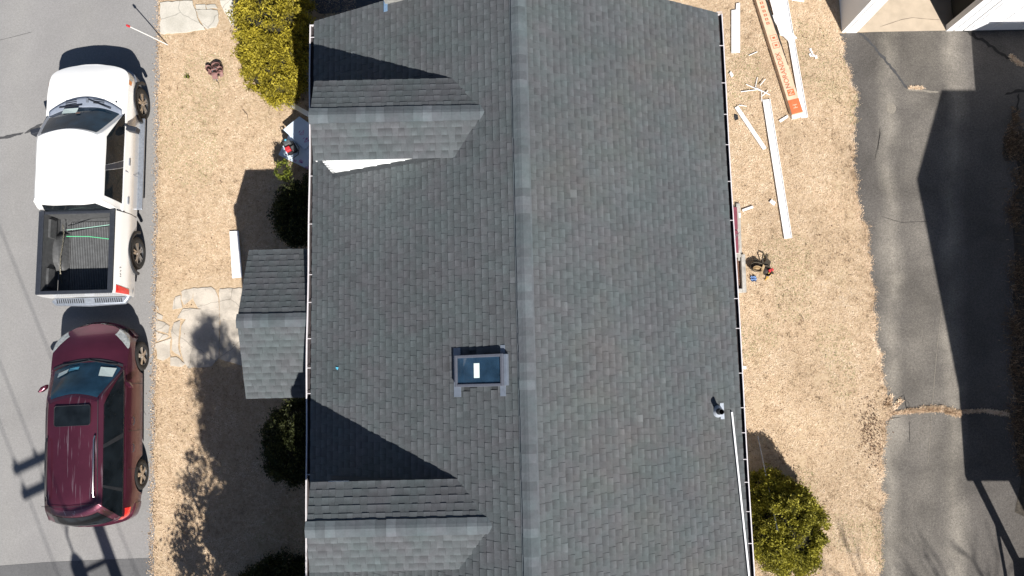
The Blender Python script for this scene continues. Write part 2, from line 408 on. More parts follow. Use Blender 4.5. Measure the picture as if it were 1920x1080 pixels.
# ------------------------------------------------------------------ dry grass (real blades)
def inside(px, poly):
    x,y=px[:,0],px[:,1]; c=np.zeros(len(x),bool); n=len(poly)
    for i in range(n):
        x1,y1=poly[i]; x2,y2=poly[(i+1)%n]
        cond=((y1>y)!=(y2>y))&(x<(x2-x1)*(y-y1)/((y2-y1) if y2!=y1 else 1e-9)+x1); c^=cond
    return c
def vnoise(P, s, seed):
    r=np.random.default_rng(seed); tab=r.random((64,64)); q=P*s; i=np.floor(q).astype(int); f=q-i; f=f*f*(3-2*f)
    g=lambda a,b: tab[(i[:,0]+a)%64,(i[:,1]+b)%64]
    return (g(0,0)*(1-f[:,0])+g(1,0)*f[:,0])*(1-f[:,1])+(g(0,1)*(1-f[:,0])+g(1,1)*f[:,0])*f[:,1]
def blades(P, lmin, lmax, wid, flat_=.35, tone=None, z0=0):
    n=len(P); a=rng.random(n)*2*np.pi; L=rng.uniform(lmin,lmax,n); up=L*np.abs(rng.normal(0,flat_,n)).clip(.03,.9)
    d=np.stack([np.cos(a),np.sin(a)],1); s=np.stack([-d[:,1],d[:,0]],1)*(wid*rng.uniform(.6,1.3,n))[:,None]/2
    h=np.sqrt(np.maximum(L**2-up**2,1e-6))
    b=np.concatenate([P,np.full((n,1),z0+.002)],1)
    v0=b.copy(); v0[:,:2]-=s; v1=b.copy(); v1[:,:2]+=s
    mid=b.copy(); mid[:,:2]+=d*(h*.55)[:,None]; mid[:,2]+=up
    v2=mid.copy(); v2[:,:2]+=s*.8; v3=mid.copy(); v3[:,:2]-=s*.8
    V=np.stack([v0,v1,v2,v3],1).reshape(-1,3); F=np.arange(4*n).reshape(n,4)
    return V,F,np.repeat(tone,4)
def scatter(x0,x1,y0,y1,n): return np.stack([rng.uniform(x0,x1,n),rng.uniform(y0,y1,n)],1)
def tones(P, gshift=0.0):
    t=.58+.30*(vnoise(P,1.6,1)-.5)+.50*(vnoise(P,8,2)-.5)+.30*(vnoise(P,19,3)-.5)+rng.normal(0,.10,len(P))
    g=(vnoise(P,.9,5)>.72)&(rng.random(len(P))<.2)
    t=t-.28*(vnoise(P,10,31)>.74)*(vnoise(P,1.1,32)+.3); t=np.clip(t,0,.93); t[g]=1.0; dk=rng.random(len(P))<.03; t[dk]=.1; return t
walk_poly=[(-8.72,2.0),(-8.3,2.25),(-7.9,2.55),(-5.4,2.6),(-5.4,.5),(-7.4,.45),(-8.5,.6)]
slab_poly=[(-8.86,9.75),(-6.5,9.75),(-6.6,8.95),(-8.8,8.75)]
PL=scatter(-9.0,-3.9,-6,12,210000)
keep=(PL[:,0]>np.array(-8.87+(9.7-PL[:,1])*.0436)+.02+.03*np.sin(PL[:,1]*11))&~((inside(PL,walk_poly))&(rng.random(len(PL))<.93))&~(inside(PL,slab_poly)&(rng.random(len(PL))<.985))
keep&=vnoise(PL,5,21)>.1
PL=PL[keep]
de=np.array([(p.x,p.y) for p in DE])
PR=scatter(4.2,9.2,-6,12,220000)
order=np.argsort(de[:,1]); ex=np.interp(PR[:,1],de[order,1],de[order,0])
ex=np.where(PR[:,1]>8.75,8.15,ex)
PR=PR[(PR[:,0]<ex+.02)&(vnoise(PR,5,22)>.1)]
PE=np.stack([ex2:=np.interp(yv:=rng.uniform(-5,8.7,9000),de[order,1],de[order,0])+rng.normal(-.03,.05,9000),yv],1)
P=np.concatenate([PL,PR,PE]); V,F,Tn=blades(P,.025,.075,.0075,.26,tones(P))
tag(bulk_mesh('dry_grass',V,F,Tn,M['straw']),kind='stuff')
# grass in the drive crack and weeds at the edge
PC=[]
for (x0,y0),(x1,y1),w,n in (((1672,775),(1700,772),.07,500),((1700,771),(1725,769),.09,900),((1725,768),(1768,766),.12,2600),((1768,768),(1800,776),.13,2400),((1800,772),(1850,770),.07,700),((1850,771),(1890,777),.09,900),((1672,770),(1690,750),.10,350),((1672,745),(1660,760),.12,500),((1704,165),(1730,165),.07,260),((1893,105),(1915,122),.13,500)):
    a=at(x0,y0);b=at(x1,y1); t=rng.random(n); PC.append(np.stack([a.x+(b.x-a.x)*t+rng.normal(0,.02,n),a.y+(b.y-a.y)*t+rng.normal(0,w*.24,n)],1))
PC=np.concatenate(PC); V,F,Tn=blades(PC,.03,.09,.011,.35,np.clip(tones(PC)+.05,0,.93),.006)
tag(bulk_mesh('crack_grass',V,F,Tn,M['straw']),kind='stuff')
PW=[]
for x,y,r,n in ((1893,275,.16,420),(1912,270,.2,420),(1900,400,.2,500),(1908,520,.25,600),(1905,620,.28,800),(1908,700,.25,600),(1908,790,.28,700),(1915,860,.2,400),(1896,250,.12,200),(1903,220,.1,150),(1912,340,.2,300)):
    a=at(x,y); PW.append(np.stack([rng.normal(a.x,r*.5,n),rng.normal(a.y,r*1.1,n)],1))
PW=np.concatenate(PW); V,F,Tn=blades(PW,.05,.17,.012,.6,np.clip(rng.normal(.04,.12,len(PW)),0,.6),.006)
tag(bulk_mesh('edge_weeds',V,F,Tn,M['straw']),kind='stuff')
# grit and creeping straw along the crumbling road edge
yv=rng.uniform(-5.5,10.5,5200); GE=np.stack([-8.87+(9.7-yv)*.0436+np.abs(rng.normal(0,.06,5200))*rng.choice([-1,1],5200,p=[.7,.3]),yv],1)
V,F,Tn=blades(GE,.012,.05,.016,.25,np.clip(rng.normal(.3,.25,5200),0,.93),.006)
tag(bulk_mesh('edge_grit',V,F,Tn,M['straw']),kind='stuff')
# dead leaf litter by the drive edge
n=420; a=at(1637,775); b=at(1640,850); t=rng.random(n)
LP=np.stack([a.x+(b.x-a.x)*t+rng.normal(-.05,.15,n),a.y+(b.y-a.y)*t*1.0+rng.normal(.05,.3,n)],1)
LP=np.concatenate([LP,scatter(4.9,8.3,-4,9,260),scatter(-8.4,-5.8,-4,8.5,240)])
V,F,Tn=blades(LP,.02,.05,.022,.3,np.clip(rng.normal(.4,.3,len(LP)),0,1),.012)
M['deadleaf']=veg_mat('dead_leaves',(.07,.045,.03),(.24,.14,.08),.1)
tag(bulk_mesh('fallen_leaves',V,F,Tn,M['deadleaf']),kind='stuff')

# ------------------------------------------------------------------ shingled slopes
def clip(poly, a, b, c):       # keep a*s+b*t<=c
    out=[]
    for i in range(len(poly)):
        p=poly[i]; q=poly[(i+1)%len(poly)]; dp=a*p[0]+b*p[1]-c; dq=a*q[0]+b*q[1]-c
        if dp<=0: out.append(p)
        if (dp<0<dq) or (dq<0<dp):
            k=dp/(dp-dq); out.append((p[0]+(q[0]-p[0])*k,p[1]+(q[1]-p[1])*k))
    return out
def convex_planes(poly):
    P=[]; area=sum(poly[i][0]*poly[(i+1)%len(poly)][1]-poly[(i+1)%len(poly)][0]*poly[i][1] for i in range(len(poly)))
    sg=1 if area>0 else -1
    for i in range(len(poly)):
        (x1,y1),(x2,y2)=poly[i],poly[(i+1)%len(poly)]
        nx,ny=sg*(y2-y1),-sg*(x2-x1); P.append((nx,ny,nx*x1+ny*y1))
    return P
def shingles(mb, o, A, U, poly, expo=.1375, holes=(), mi=0, wmin=.095, wmax=.165, base=1.0):
    A=Vector(A).normalized(); U=Vector(U).normalized(); o=Vector(o); Nn=A.cross(U).normalized()
    if Nn.z<0: Nn=-Nn
    pl=convex_planes(poly); s0=min(p[0] for p in poly); s1=max(p[0] for p in poly); t1=max(p[1] for p in poly)
    t=min(p[1] for p in poly); row=0
    while t<t1-1e-4:
        s=s0-random.uniform(0,.3); up=random.random()<.5; rt=random.gauss(1,.02)
        while s<s1:
            w=random.uniform(wmin,wmax); 
            q=[(s+.0008,t),(s+w-.0008,t),(s+w-.0008,min(t+expo+.012,t1)),(s+.0008,min(t+expo+.012,t1))]
            for a,b,c in pl:
                if q: q=clip(q,a,b,c)
            hole=any(h[0]<s+w/2<h[1] and h[2]<t+expo/2<h[3] for h in holes)
            if len(q)>=3 and not hole:
                hi=.014 if up else .0065
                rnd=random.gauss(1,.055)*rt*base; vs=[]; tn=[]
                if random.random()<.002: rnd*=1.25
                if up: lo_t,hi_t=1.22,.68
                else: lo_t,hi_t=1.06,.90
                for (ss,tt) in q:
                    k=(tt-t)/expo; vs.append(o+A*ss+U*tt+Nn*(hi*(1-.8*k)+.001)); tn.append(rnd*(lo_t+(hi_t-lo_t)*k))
                n=len(q); vs2=[o+A*ss+U*tt-Nn*.002 for ss,tt in q]
                mb.add(vs+vs2,[list(range(n))]+[(i,n+i,n+(i+1)%n,(i+1)%n) for i in range(n)],mi,tn+[.55]*n)
            s+=w; up=(not up) if random.random()<.9 else up
        t+=expo; row+=1
def caps(mb, p0, p1, dL, dR, width, expo=.145, mi=0, lift=.012):
    """folded cap shingles from p0 to p1; dL/dR unit directions down each slope"""
    p0=Vector(p0);p1=Vector(p1); d=(p1-p0); L=d.length; d.normalize(); dL=Vector(dL).normalized(); dR=Vector(dR).normalized(); dL.z*=.6; dR.z*=.6
    n=int(L/expo)+1; tn=1.0
    for i in range(n):
        a=p0+d*(i*expo); b=p0+d*min(i*expo+expo+.03,L)
        if (b-a).length<.03: continue
        j=random.uniform(-.006,.006); w=width+random.uniform(-.005,.005)
        tn=random.choice([.82,.9,.95,1.0,1.0,1.05,1.12,1.22])*random.gauss(1,.03)
        za=Vector((0,0,lift+.012)); zb=Vector((0,0,lift+.002))
        def arc(p,z):
            return [p+dL*w+z*.3+d*j, p+dL*w*.35+z*.95+d*j, p+z*1.15+d*j-Vector((0,0,.004)), p+dR*w*.35+z*.95+d*j, p+dR*w+z*.3+d*j]
        T=arc(a,za); B=arc(b,zb); lowr=[q-Vector((0,0,.038+lift)) for q in T]; lowb=[q-Vector((0,0,.038+lift)) for q in B]
        vs=T+B+lowr+lowb
        fs=[(k,k+1,6+k,5+k) for k in range(4)]+[(k,10+k,11+k,k+1) for k in range(4)]+[(0,5,15,10),(4,14,19,9)]
        mb.add(vs,fs,mi,tn)
def cut_box(mb, rects, f): pass

# ------------------------------------------------------------------ the house
HX,HRZ=.255,.0225
house=thing('house',(HX,0,0),'white cape house under the big charcoal shingle roof','house',HRZ)
HW,ZE,ZR,YN,YS=4.13,3.45,5.60,7.55,-4.95
SL=(ZR-ZE)/HW; LU=math.hypot(HW,ZR-ZE)
def zroof(x): return ZR-SL*abs(x)
def hl(w):   # world point to house coordinates
    c,s=math.cos(HRZ),math.sin(HRZ); dx,dy=w.x-HX,w.y
    return Vector((c*dx+s*dy,-s*dx+c*dy,w.z))
wb=MB(); W=3.80
wb.box((0,(YN+YS)/2,ZE/2-.12),(2*W,YN-YS-.3,ZE-.24))
for yy,sg in ((YN-.15,1),(YS+.15,-1)):      # gable ends
    wb.add([(-W,yy,ZE-.24),(W,yy,ZE-.24),(0,yy,zroof(0)-.16),(-W,yy-.1*sg,ZE-.24),(W,yy-.1*sg,ZE-.24),(0,yy-.1*sg,zroof(0)-.16)],[(0,1,2),(3,5,4),(0,2,5,3),(1,4,5,2)])
for k in range(22):                            # clapboard laps along both long walls
    z=.35+k*.14
    for sx in (-1,1): wb.box((sx*(W+.006),(YN+YS)/2,z),(.012,YN-YS-.32,.012))
obj('wall',wb,M['siding'],house)
fb=MB(); fb.box((0,(YN+YS)/2,.12),(2*W+.03,YN-YS-.26,.30)); obj('foundation',fb,M['concrete2'],house)
def wall_window(x, y, z, w, h, face):
    fr=MB()
    for dy in (-w/2,w/2,0): fr.box((x,y+dy,z),(.06,.07 if dy else .035,h))
    for dz in (-h/2,h/2,0): fr.box((x+.004*face,y,z+dz),(.06,w+.1,.07 if dz else .04))
    f=obj('window',fr,M['trim'],house,bevel=.006)
    g=MB(); g.box((x-.015*face,y,z),(.02,w,h)); obj('pane',g,M['glass'],f)
for x,face in ((-W-.02,-1),(W+.02,1)):
    for y in (-3.4,-1.1,4.2,6.2): wall_window(x,y,1.75,.8,1.25,face)
db=MB(); db.box((-W-.03,1.3,1.22),(.06,.92,2.05)); dd=obj('door',db,M['maroon'],house,bevel=.01)
kb=MB(); kb.lathe([(-.09,.0),(-.085,.03),(-.05,.035),(-.02,.015)],'x',(-W-.02,1.65,1.15),14); obj('handle',kb,M['chrome'],dd,30)

# skylight opening in the left slope, in (y, t) where t runs up from the eave
c1=hl(at(850,661,4.86)); c2=hl(at(943,726,4.95))
SX0,SX1,SY0,SY1=-1.19,-.345,None,None
ya,yb=sorted((hl(at(897,666,5.0)).y,hl(at(897,725,5.0)).y)); SY0,SY1=ya,yb
tt=lambda x:(HW-abs(x))*LU/HW
HOLE=(SY0+.03,SY1-.03,tt(SX0)+.03,tt(SX1)-.03)
# decks
dk=MB()
def slope_pt(side,y,t,off=0):
    f=t/LU; x=side*(HW-(HW)*f); z=ZE+(ZR-ZE)*f
    nz=HW/LU; nx=side*(ZR-ZE)/LU
    return Vector((x+nx*off,y,z+nz*off))
def deck(side,y0,y1,t0,t1):
    q=[slope_pt(side,y,t,-.003) for y,t in ((y0,t0),(y1,t0),(y1,t1),(y0,t1))]
    dk.slab(q,(0,0,-.13),0,.5)
deck(1,YS,YN,0,LU-.02)
h=HOLE
for y0,y1,t0,t1 in ((YS,h[0],0,LU-.02),(h[1],YN,0,LU-.02),(h[0],h[1],0,h[2]),(h[0],h[1],h[3],LU-.02)): deck(-1,y0,y1,t0,t1)
for side in (-1,1):
    shingles(dk,(side*HW,YS-.02,ZE),(0,1,0),(-side*HW,0,ZR-ZE),[(0,-.02),(YN-YS+.04,-.02),(YN-YS+.04,LU-.01),(0,LU-.01)],
             holes=[(h[0]-YS-.02,h[1]-YS+.06,h[2]-.03,h[3]+.03)] if side<0 else ())
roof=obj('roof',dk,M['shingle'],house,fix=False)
rc=MB()
dl=(-HW,0,ZE-ZR); dr=(HW,0,ZE-ZR)
caps(rc,(0,YS-.03,ZR+.012),(0,YN+.03,ZR+.012),dl,dr,.145,.15)
obj('ridge_cap',rc,M['cap'],roof,fix=False)
rv=MB(); 
for side in (-1,1):
    q=[slope_pt(side,y,t,.0) for y,t in ((YS,LU-.175),(YN,LU-.175),(YN,LU-.005),(YS,LU-.005))]; rv.slab(q,(0,0,.018),0,1.05)
obj('ridge_vent',rv,M['cap'],roof)
# rakes and soffit trim
tr=MB()
for y in (YN+.0,YS+.0):
    for side in (-1,1):
        q=[slope_pt(side,y,t,-.02) for t in (.0,LU-.03)]
        tr.slab([q[0]-Vector((0,.02,0)),q[1]-Vector((0,.02,0)),q[1]+Vector((0,.02,0)),q[0]+Vector((0,.02,0))],(0,0,-.16))
for side in (-1,1): tr.box((side*(HW-.03),(YN+YS)/2,ZE-.1),(.03,YN-YS-.06,.17)); tr.box((side*(HW-.19),(YN+YS)/2,ZE-.2),(.30,YN-YS-.1,.02))
obj('fascia',tr,M['trim'],house)
# gutters
def gutter(side, y0, y1, bow, hang, lipw):
    g=MB(); n=40; 
    for i in range(n):
        ya=y0+(y1-y0)*i/n; yb=y0+(y1-y0)*(i+1)/n
        oa,ob=bow(ya),bow(yb)
        def quad(x0,z0,x1,z1,mi):
            g.add([(side*(HW+x0+oa),ya,z0),(side*(HW+x1+oa),ya,z1),(side*(HW+x1+ob),yb,z1),(side*(HW+x0+ob),yb,z0)],[(0,1,2,3)],mi)
        zt=ZE-.015
        quad(.0,zt-.01,.0,zt-.11,0); quad(.0,zt-.11,.075,zt-.11,0); quad(.075,zt-.11,.11,zt,0)       # shell
        quad(.11,zt,.11,zt+.012,0); quad(.11,zt+.012,.11-lipw,zt+.012,0); quad(.11-lipw,zt+.012,.11-lipw,zt-.02,0)   # rolled lip
        quad(.002,zt-.075,.088,zt-.075,1); quad(.005,zt-.02,.004,zt-.075,1); quad(.10-lipw,zt-.02,.085,zt-.075,1)   # dark inner faces
    for yv in (y0,y1): g.box((side*(HW+.055+bow(yv)),yv,ZE-.07),(.11,.012,.1))
    go=obj('gutter',g,[M['gutter'],M['gutter_inner']],house,fix=False)
    for y in hang:
        hb=MB(); hb.box((side*(HW+.05+bow(y)),y,ZE-.004),(.115,.012,.008)); obj('hanger',hb,M['gutter'],go)
    return go
hang_r=[hl(at(1370,y,ZE)).y for y in (22,85,155,214,271,340,413,560,616,700,765,812,862,905,960,1020)]
hang_r+=[-3.9,-4.4]
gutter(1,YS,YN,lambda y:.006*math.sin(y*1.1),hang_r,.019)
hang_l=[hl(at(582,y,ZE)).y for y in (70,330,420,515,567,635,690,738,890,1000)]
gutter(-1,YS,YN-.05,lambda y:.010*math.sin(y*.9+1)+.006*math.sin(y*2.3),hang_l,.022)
# dormers
XF,ZD,ZDE,HD,XRM,XEM=-3.76,5.26,4.97,.735,-.64,-1.20
for yc in (4.92,-2.28):
    d=bpy.data.objects.new('dormer',None); COL.objects.link(d); d.parent=house; d.location=(0,yc,0)
    r=MB(); lt=math.hypot(HD,ZD-ZDE)
    for sg in (-1,1):
        shingles(r,(XF,sg*HD,ZDE),(1,0,0),(0,-sg*HD,ZD-ZDE),[(0,-.015),(XEM-XF,-.015),(XRM-XF,lt-.005),(0,lt-.005)],expo=.1375)
        r.slab([(XF,sg*HD,ZDE-.004),(XEM-.02,sg*HD,ZDE-.004),(XRM-.02,0,ZD-.004),(XF,0,ZD-.004)],(0,0,-.05),0,.5)
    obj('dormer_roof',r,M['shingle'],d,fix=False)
    c=MB(); caps(c,(XF-.02,0,ZD+.004),(XRM+.03,0,ZD+.004),(0,HD,ZDE-ZD),(0,-HD,ZDE-ZD),.15,.17,lift=.008); obj('ridge_cap',c,M['cap'],d,fix=False)
    w=MB(); XW=XF+.06; HWd=HD-.10
    for sg in (-1,1):    # cheek walls run down into the roof
        ys=sg*HWd
        q=[(XW,ys,zroof(XW)-.02),(XEM-.15,ys,zroof(XEM-.15)-.02),(XEM-.15,ys,ZDE-.03),(XW,ys,ZDE-.03)]
        w.slab(q,(0,-sg*.08,0))
        for k in range(1,8):
            z=ZDE-.03-k*.15; xe=XW
            x2=-(ZR-z)/SL
            if x2>XW+.05: w.box(((XW+x2)/2,ys+sg*.006,z),(x2-XW,.012,.012))
    w.slab([(XW,-HWd,zroof(XW)-.05),(XW,HWd,zroof(XW)-.05),(XW,HWd,ZDE-.04),(XW,0,ZD-.07),(XW,-HWd,ZDE-.04)],(.07,0,0))
    wall=obj('dormer_wall',w,M['siding'],d)
    f=MB()
    for sg in (-1,1):
        f.slab([(XF+.02,sg*HD-.0,ZDE-.02),(XF+.02,0,ZD-.025),(XF+.02,0,ZD-.14),(XF+.02,sg*HD,ZDE-.13)],(.025,0,0))
        f.box(((XF+XEM)/2-.02,sg*(HD-.06),ZDE-.06),(XEM-XF-.1,.02,.05))
        f.slab([(XF+.05,sg*HWd,ZDE-.06),(XEM-.1,sg*HWd,ZDE-.06),(XEM-.1,sg*(HD-.02),ZDE-.06),(XF+.05,sg*(HD-.02),ZDE-.06)],(0,0,.012))
    obj('dormer_trim',f,M['trim'],d)
    for sg in (-1,1):   # step flashing drawn as a wide dark strip where the cheek meets the shingles
        q=[(x,sg*(HWd+dy),zroof(x)+.016) for x,dy in ((XW,0.0),(XEM-.1,0.0),(XEM-.1,.085),(XW,.085))]; fl=MB(); fl.slab(q,(0,0,.008)); obj('flashing',fl,M['stepflash'],d)
    g=MB(); g.box((XW-.02,0,zroof(XW)+.78),(.06,.74,.86)); wo=obj('window',g,M['trim'],d,bevel=.01)
    g=MB(); g.box((XW-.045,0,zroof(XW)+.78),(.03,.62,.74)); obj('pane',g,M['glass'],wo)
# skylight
sk=bpy.data.objects.new('skylight',None); COL.objects.link(sk); sk.parent=house
T0,T1=tt(SX0),tt(SX1)
def sp(y,t,o): return slope_pt(-1,y,t,o)
def bar(mb,y0,y1,t0,t1,o0,o1,mi=0):
    vs=[sp(y,t,o) for o in (o0,o1) for y,t in ((y0,t0),(y1,t0),(y1,t1),(y0,t1))]
    mb.add(vs,[(3,2,1,0),(4,5,6,7),(0,1,5,4),(1,2,6,5),(2,3,7,6),(3,0,4,7)],mi)
fm=MB(); w=.05; o0,o1=-.1,.13
bar(fm,SY0,SY1,T0,T0+w,o0,o1); bar(fm,SY0,SY1,T1-w,T1,o0,o1); bar(fm,SY0,SY0+w,T0+w,T1-w,o0,o1-.002); bar(fm,SY1-w,SY1,T0+w,T1-w,o0,o1-.002)
obj('frame',fm,M['skyframe'],sk,bevel=.008)
fl=MB(); bar(fl,SY0-.17,SY1+.14,T0-.085,T0+.06,.010,.016); obj('flashing',fl,M['flash'],sk,bevel=.004); fl=MB(); bar(fl,SY0-.17,SY0+.02,T1-.12,T1-.01,.010,.0165); obj('flashing',fl,M['flash'],sk,bevel=.004); fl=MB(); bar(fl,SY1-.02,SY1+.15,T1-.10,T1-.01,.010,.0165); obj('flashing',fl,M['flash'],sk,bevel=.004); fl=MB()
bar(fl,SY0+.01,SY1-.01,T1+.002,T1+.065,.03,.10)
obj('flashing',fl,M['flash'],sk,bevel=.004)
gp=MB(); bar(gp,SY0+w-.01,SY1-w+.01,T0+w-.01,T1-w+.01,.095,.105); obj('pane',gp,M['skyglass'],sk)
wl=MB(); ya,yb,ta,tb=SY0+w-.005,SY1-w+.005,T0+w-.005,T1-w+.005
for q in ([(ya,ta,.09),(yb,ta,.09),(yb,ta,-.55),(ya,ta,-.55)],[(ya,tb,.09),(yb,tb,.09),(yb,tb,-.55),(ya,tb,-.55)],[(ya,ta,.09),(ya,tb,.09),(ya,tb,-.55),(ya,ta,-.55)],[(yb,ta,.09),(yb,tb,.09),(yb,tb,-.55),(yb,ta,-.55)]):
    wl.poly([sp(*k) for k in q],0)
wl.poly([sp(*k) for k in ((ya,ta,-.55),(yb,ta,-.55),(yb,tb,-.55),(ya,tb,-.55))],1)
obj('light_well',wl,[M['white'],M['interior']],sk)
ls=MB(); ym=(SY0+SY1)/2; tm=T0+(T1-T0)*.455; bar(ls,ym-.125,ym+.125,tm-.055,tm+.055,.1055,.107); tag(obj('paper_label',ls,M['paper'],sk))
# vent pipe through the right slope
vp=hl(at(1343,771,ZE+.17)); vx,vy=vp.x,vp.y; vz=zroof(vx)
vo=bpy.data.objects.new('vent_pipe',None); COL.objects.link(vo); vo.parent=house; vo.location=(vx,vy,vz)
sl=Vector((HW,0,ZE-ZR)).normalized(); up=Vector((-sl.z,0,sl.x))
b=MB(); q=[sl*a+Vector((0,c,0))+up*.011 for a,c in ((.06,-.15),(.15,-.15),(.15,.15),(.06,.15))]; b.slab(q,tuple(up*.005))
n=20
ringA=[sl*(.115*math.cos(k*2*math.pi/n))+Vector((0,.115*math.sin(k*2*math.pi/n),0))+up*.02 for k in range(n)]
ringB=[Vector((.06*math.cos(k*2*math.pi/n),.06*math.sin(k*2*math.pi/n),.13)) for k in range(n)]
ringC=[p-up*.02 for p in ringA]
b.add(ringA+ringB+ringC,[(k,(k+1)%n,n+(k+1)%n,n+k) for k in range(n)]+[(k,2*n+k,2*n+(k+1)%n,(k+1)%n) for k in range(n)])
obj('boot_flashing',b,plain('pale_boot_flashing',(.42,.46,.52),.5,.2),vo,40)
p=MB(); p.lathe([(-.05,.052),(.30,.052),(.30,.044),(.05,.044)],'z',(0,0,0),20); obj('pipe',p,M['black'],vo,40)
# chimney at the north end: stone stack with bright side flashing
cx0=hl(at(725,12,4.1)); cx1=hl(at(772,0,4.3))
cb=MB(); CX0,CX1,CY=cx0.x,cx0.x+.62,cx0.y-.06
for k in range(13):
    z0=zroof(CX0)-.2+k*.12
    xo=0
    while xo<.62:
        wd=min(random.uniform(.12,.24),.62-xo)
        cb.box((CX0+xo+wd/2,CY+.3+random.uniform(-.008,.008),z0+.06),(wd-.008,.6,.112),tone=random.uniform(.7,1.2)); xo+=wd
cb.box((CX0+.31,CY+.3,zroof(CX0)+.65),(.6,.58,1.6))
ch=obj('chimney',cb,M['brick'],roof,bevel=.008)
cf=MB(); cf.slab([(CX0-.03,CY-.14,zroof(CX0-.03)+.014),(CX0+.05,CY-.14,zroof(CX0+.05)+.014),(CX0+.05,CY+.6,zroof(CX0+.05)+.014),(CX0-.03,CY+.6,zroof(CX0-.03)+.014)],(0,0,.02))
obj('flashing',cf,plain('sky_tinted_flashing',(.22,.34,.50),.4,.3),ch)  # blue is the sky's reflection put into the metal's colour
# portico
po=bpy.data.objects.new('portico',None); COL.objects.link(po); po.parent=house; po.location=(0,1.44,0)
PX0,PX1,PZ,PZE,PH=-5.66,-3.83,3.30,2.68,1.51
pr=MB(); lt=math.hypot(PH,PZ-PZE)
for sg in (-1,1):
    shingles(pr,(PX0,sg*PH,PZE),(1,0,0),(0,-sg*PH,PZ-PZE),[(0,-.02),(PX1-PX0,-.02),(PX1-PX0,lt-.005),(0,lt-.005)],expo=.1375)
    pr.slab([(PX0,sg*PH,PZE-.004),(PX1,sg*PH,PZE-.004),(PX1,0,PZ-.004),(PX0,0,PZ-.004)],(0,0,-.08),0,.5)
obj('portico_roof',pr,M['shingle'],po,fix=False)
c=MB(); caps(c,(PX0-.02,0,PZ+.004),(PX1,0,PZ+.004),(0,PH,PZE-PZ),(0,-PH,PZE-PZ),.15,.16,lift=.008); obj('ridge_cap',c,M['cap'],po,fix=False)
f=MB()
for sg in (-1,1):
    f.slab([(PX0+.01,sg*PH,PZE-.03),(PX0+.01,0,PZ-.03),(PX0+.01,0,PZ-.2),(PX0+.01,sg*PH,PZE-.18)],(.03,0,0))
    f.box(((PX0+PX1)/2,sg*(PH-.02),PZE-.1),(PX1-PX0-.06,.025,.16))
    f.box(((PX0+PX1)/2+.1,sg*(PH-.2),PZE-.2),(PX1-PX0-.2,.14,.2))
f.slab([(PX0+.18,-PH+.1,PZE-.1),(PX0+.18,PH-.1,PZE-.1),(PX0+.18,0,PZ-.15)],(.04,0,0))
obj('gable_trim',f,M['trim'],po)
for sg in (-1,1):
    q=MB(); q.box((PX0+.3,sg*(PH-.2),1.42),(.12,.12,2.2)); q.box((PX0+.3,sg*(PH-.2),.4),(.2,.2,.16)); q.box((PX0+.3,sg*(PH-.2),2.42),(.19,.19,.12)); obj('post',q,M['trim'],po,bevel=.008)
s_=MB(); s_.box((-4.72,0,.16),(1.78,2.5,.32)); s_.box((-5.78,0,.09),(.34,1.6,.18)); obj('step',s_,M['concrete2'],po,bevel=.012)
# bulkhead on the right side, its areaway kerb
bk=thing('bulkhead_door',hl(at(1378,430,0)).to_tuple() if False else (0,0,0),'maroon sloping cellar bulkhead doors under the right eave','cellar door')
bp=[at(1362,384,.55),at(1387,388,.30),at(1389,474,.30),at(1366,477,.55)]
xw=3.95+HX-.05; y0b,y1b=bp[2].y,bp[0].y; xf=5.40
bk.location=(xw,(y0b+y1b)/2,0); bw=(y1b-y0b)/2; bl=xf-xw
for sg in (-1,1):
    q=MB(); q.slab([(0,sg*.012,.78),(bl,sg*.012,.26),(bl,sg*bw,.26),(0,sg*bw,.78)],(0,0,.03)); dl_=obj('door_leaf',q,M['maroon'],bk,bevel=.006)
    hq=MB(); hq.tube([(bl*.7,sg*.09,.43),(bl*.7,sg*.09,.47),(bl*.85,sg*.09,.42),(bl*.85,sg*.09,.37)],.01); obj('handle',hq,M['black'],dl_)
q=MB()
for sg in (-1,1): q.slab([(0,sg*(bw+.02),0),(bl+.02,sg*(bw+.02),0),(bl+.02,sg*(bw+.02),.25),(0,sg*(bw+.02),.76)],(0,-sg*.12,0))
q.box((bl+.02,0,.125),(.06,2*bw+.04,.25)); q.box((bl+.09,0,.035),(.10,2*bw+.3,.07))
obj('kerb',q,M['concrete2'],bk,bevel=.01)
aw=thing('window_well',at(1382,512,0).to_tuple(),'low concrete window well full of dead leaves beside the bulkhead','window well')
q=MB(); q.box((.13,-.02,.06),(.10,.92,.12)); q.box((-.2,-.44,.06),(.56,.1,.12)); q.box((-.2,.42,.055),(.56,.1,.11)); obj('concrete_rim',q,M['concrete2'],aw,bevel=.01)
q=MB(); q.poly([(-.5,-.4,.02),(.08,-.4,.02),(.08,.38,.02),(-.5,.38,.02)]); obj('leaf_litter',q,M['mulch'],aw,fix=False)

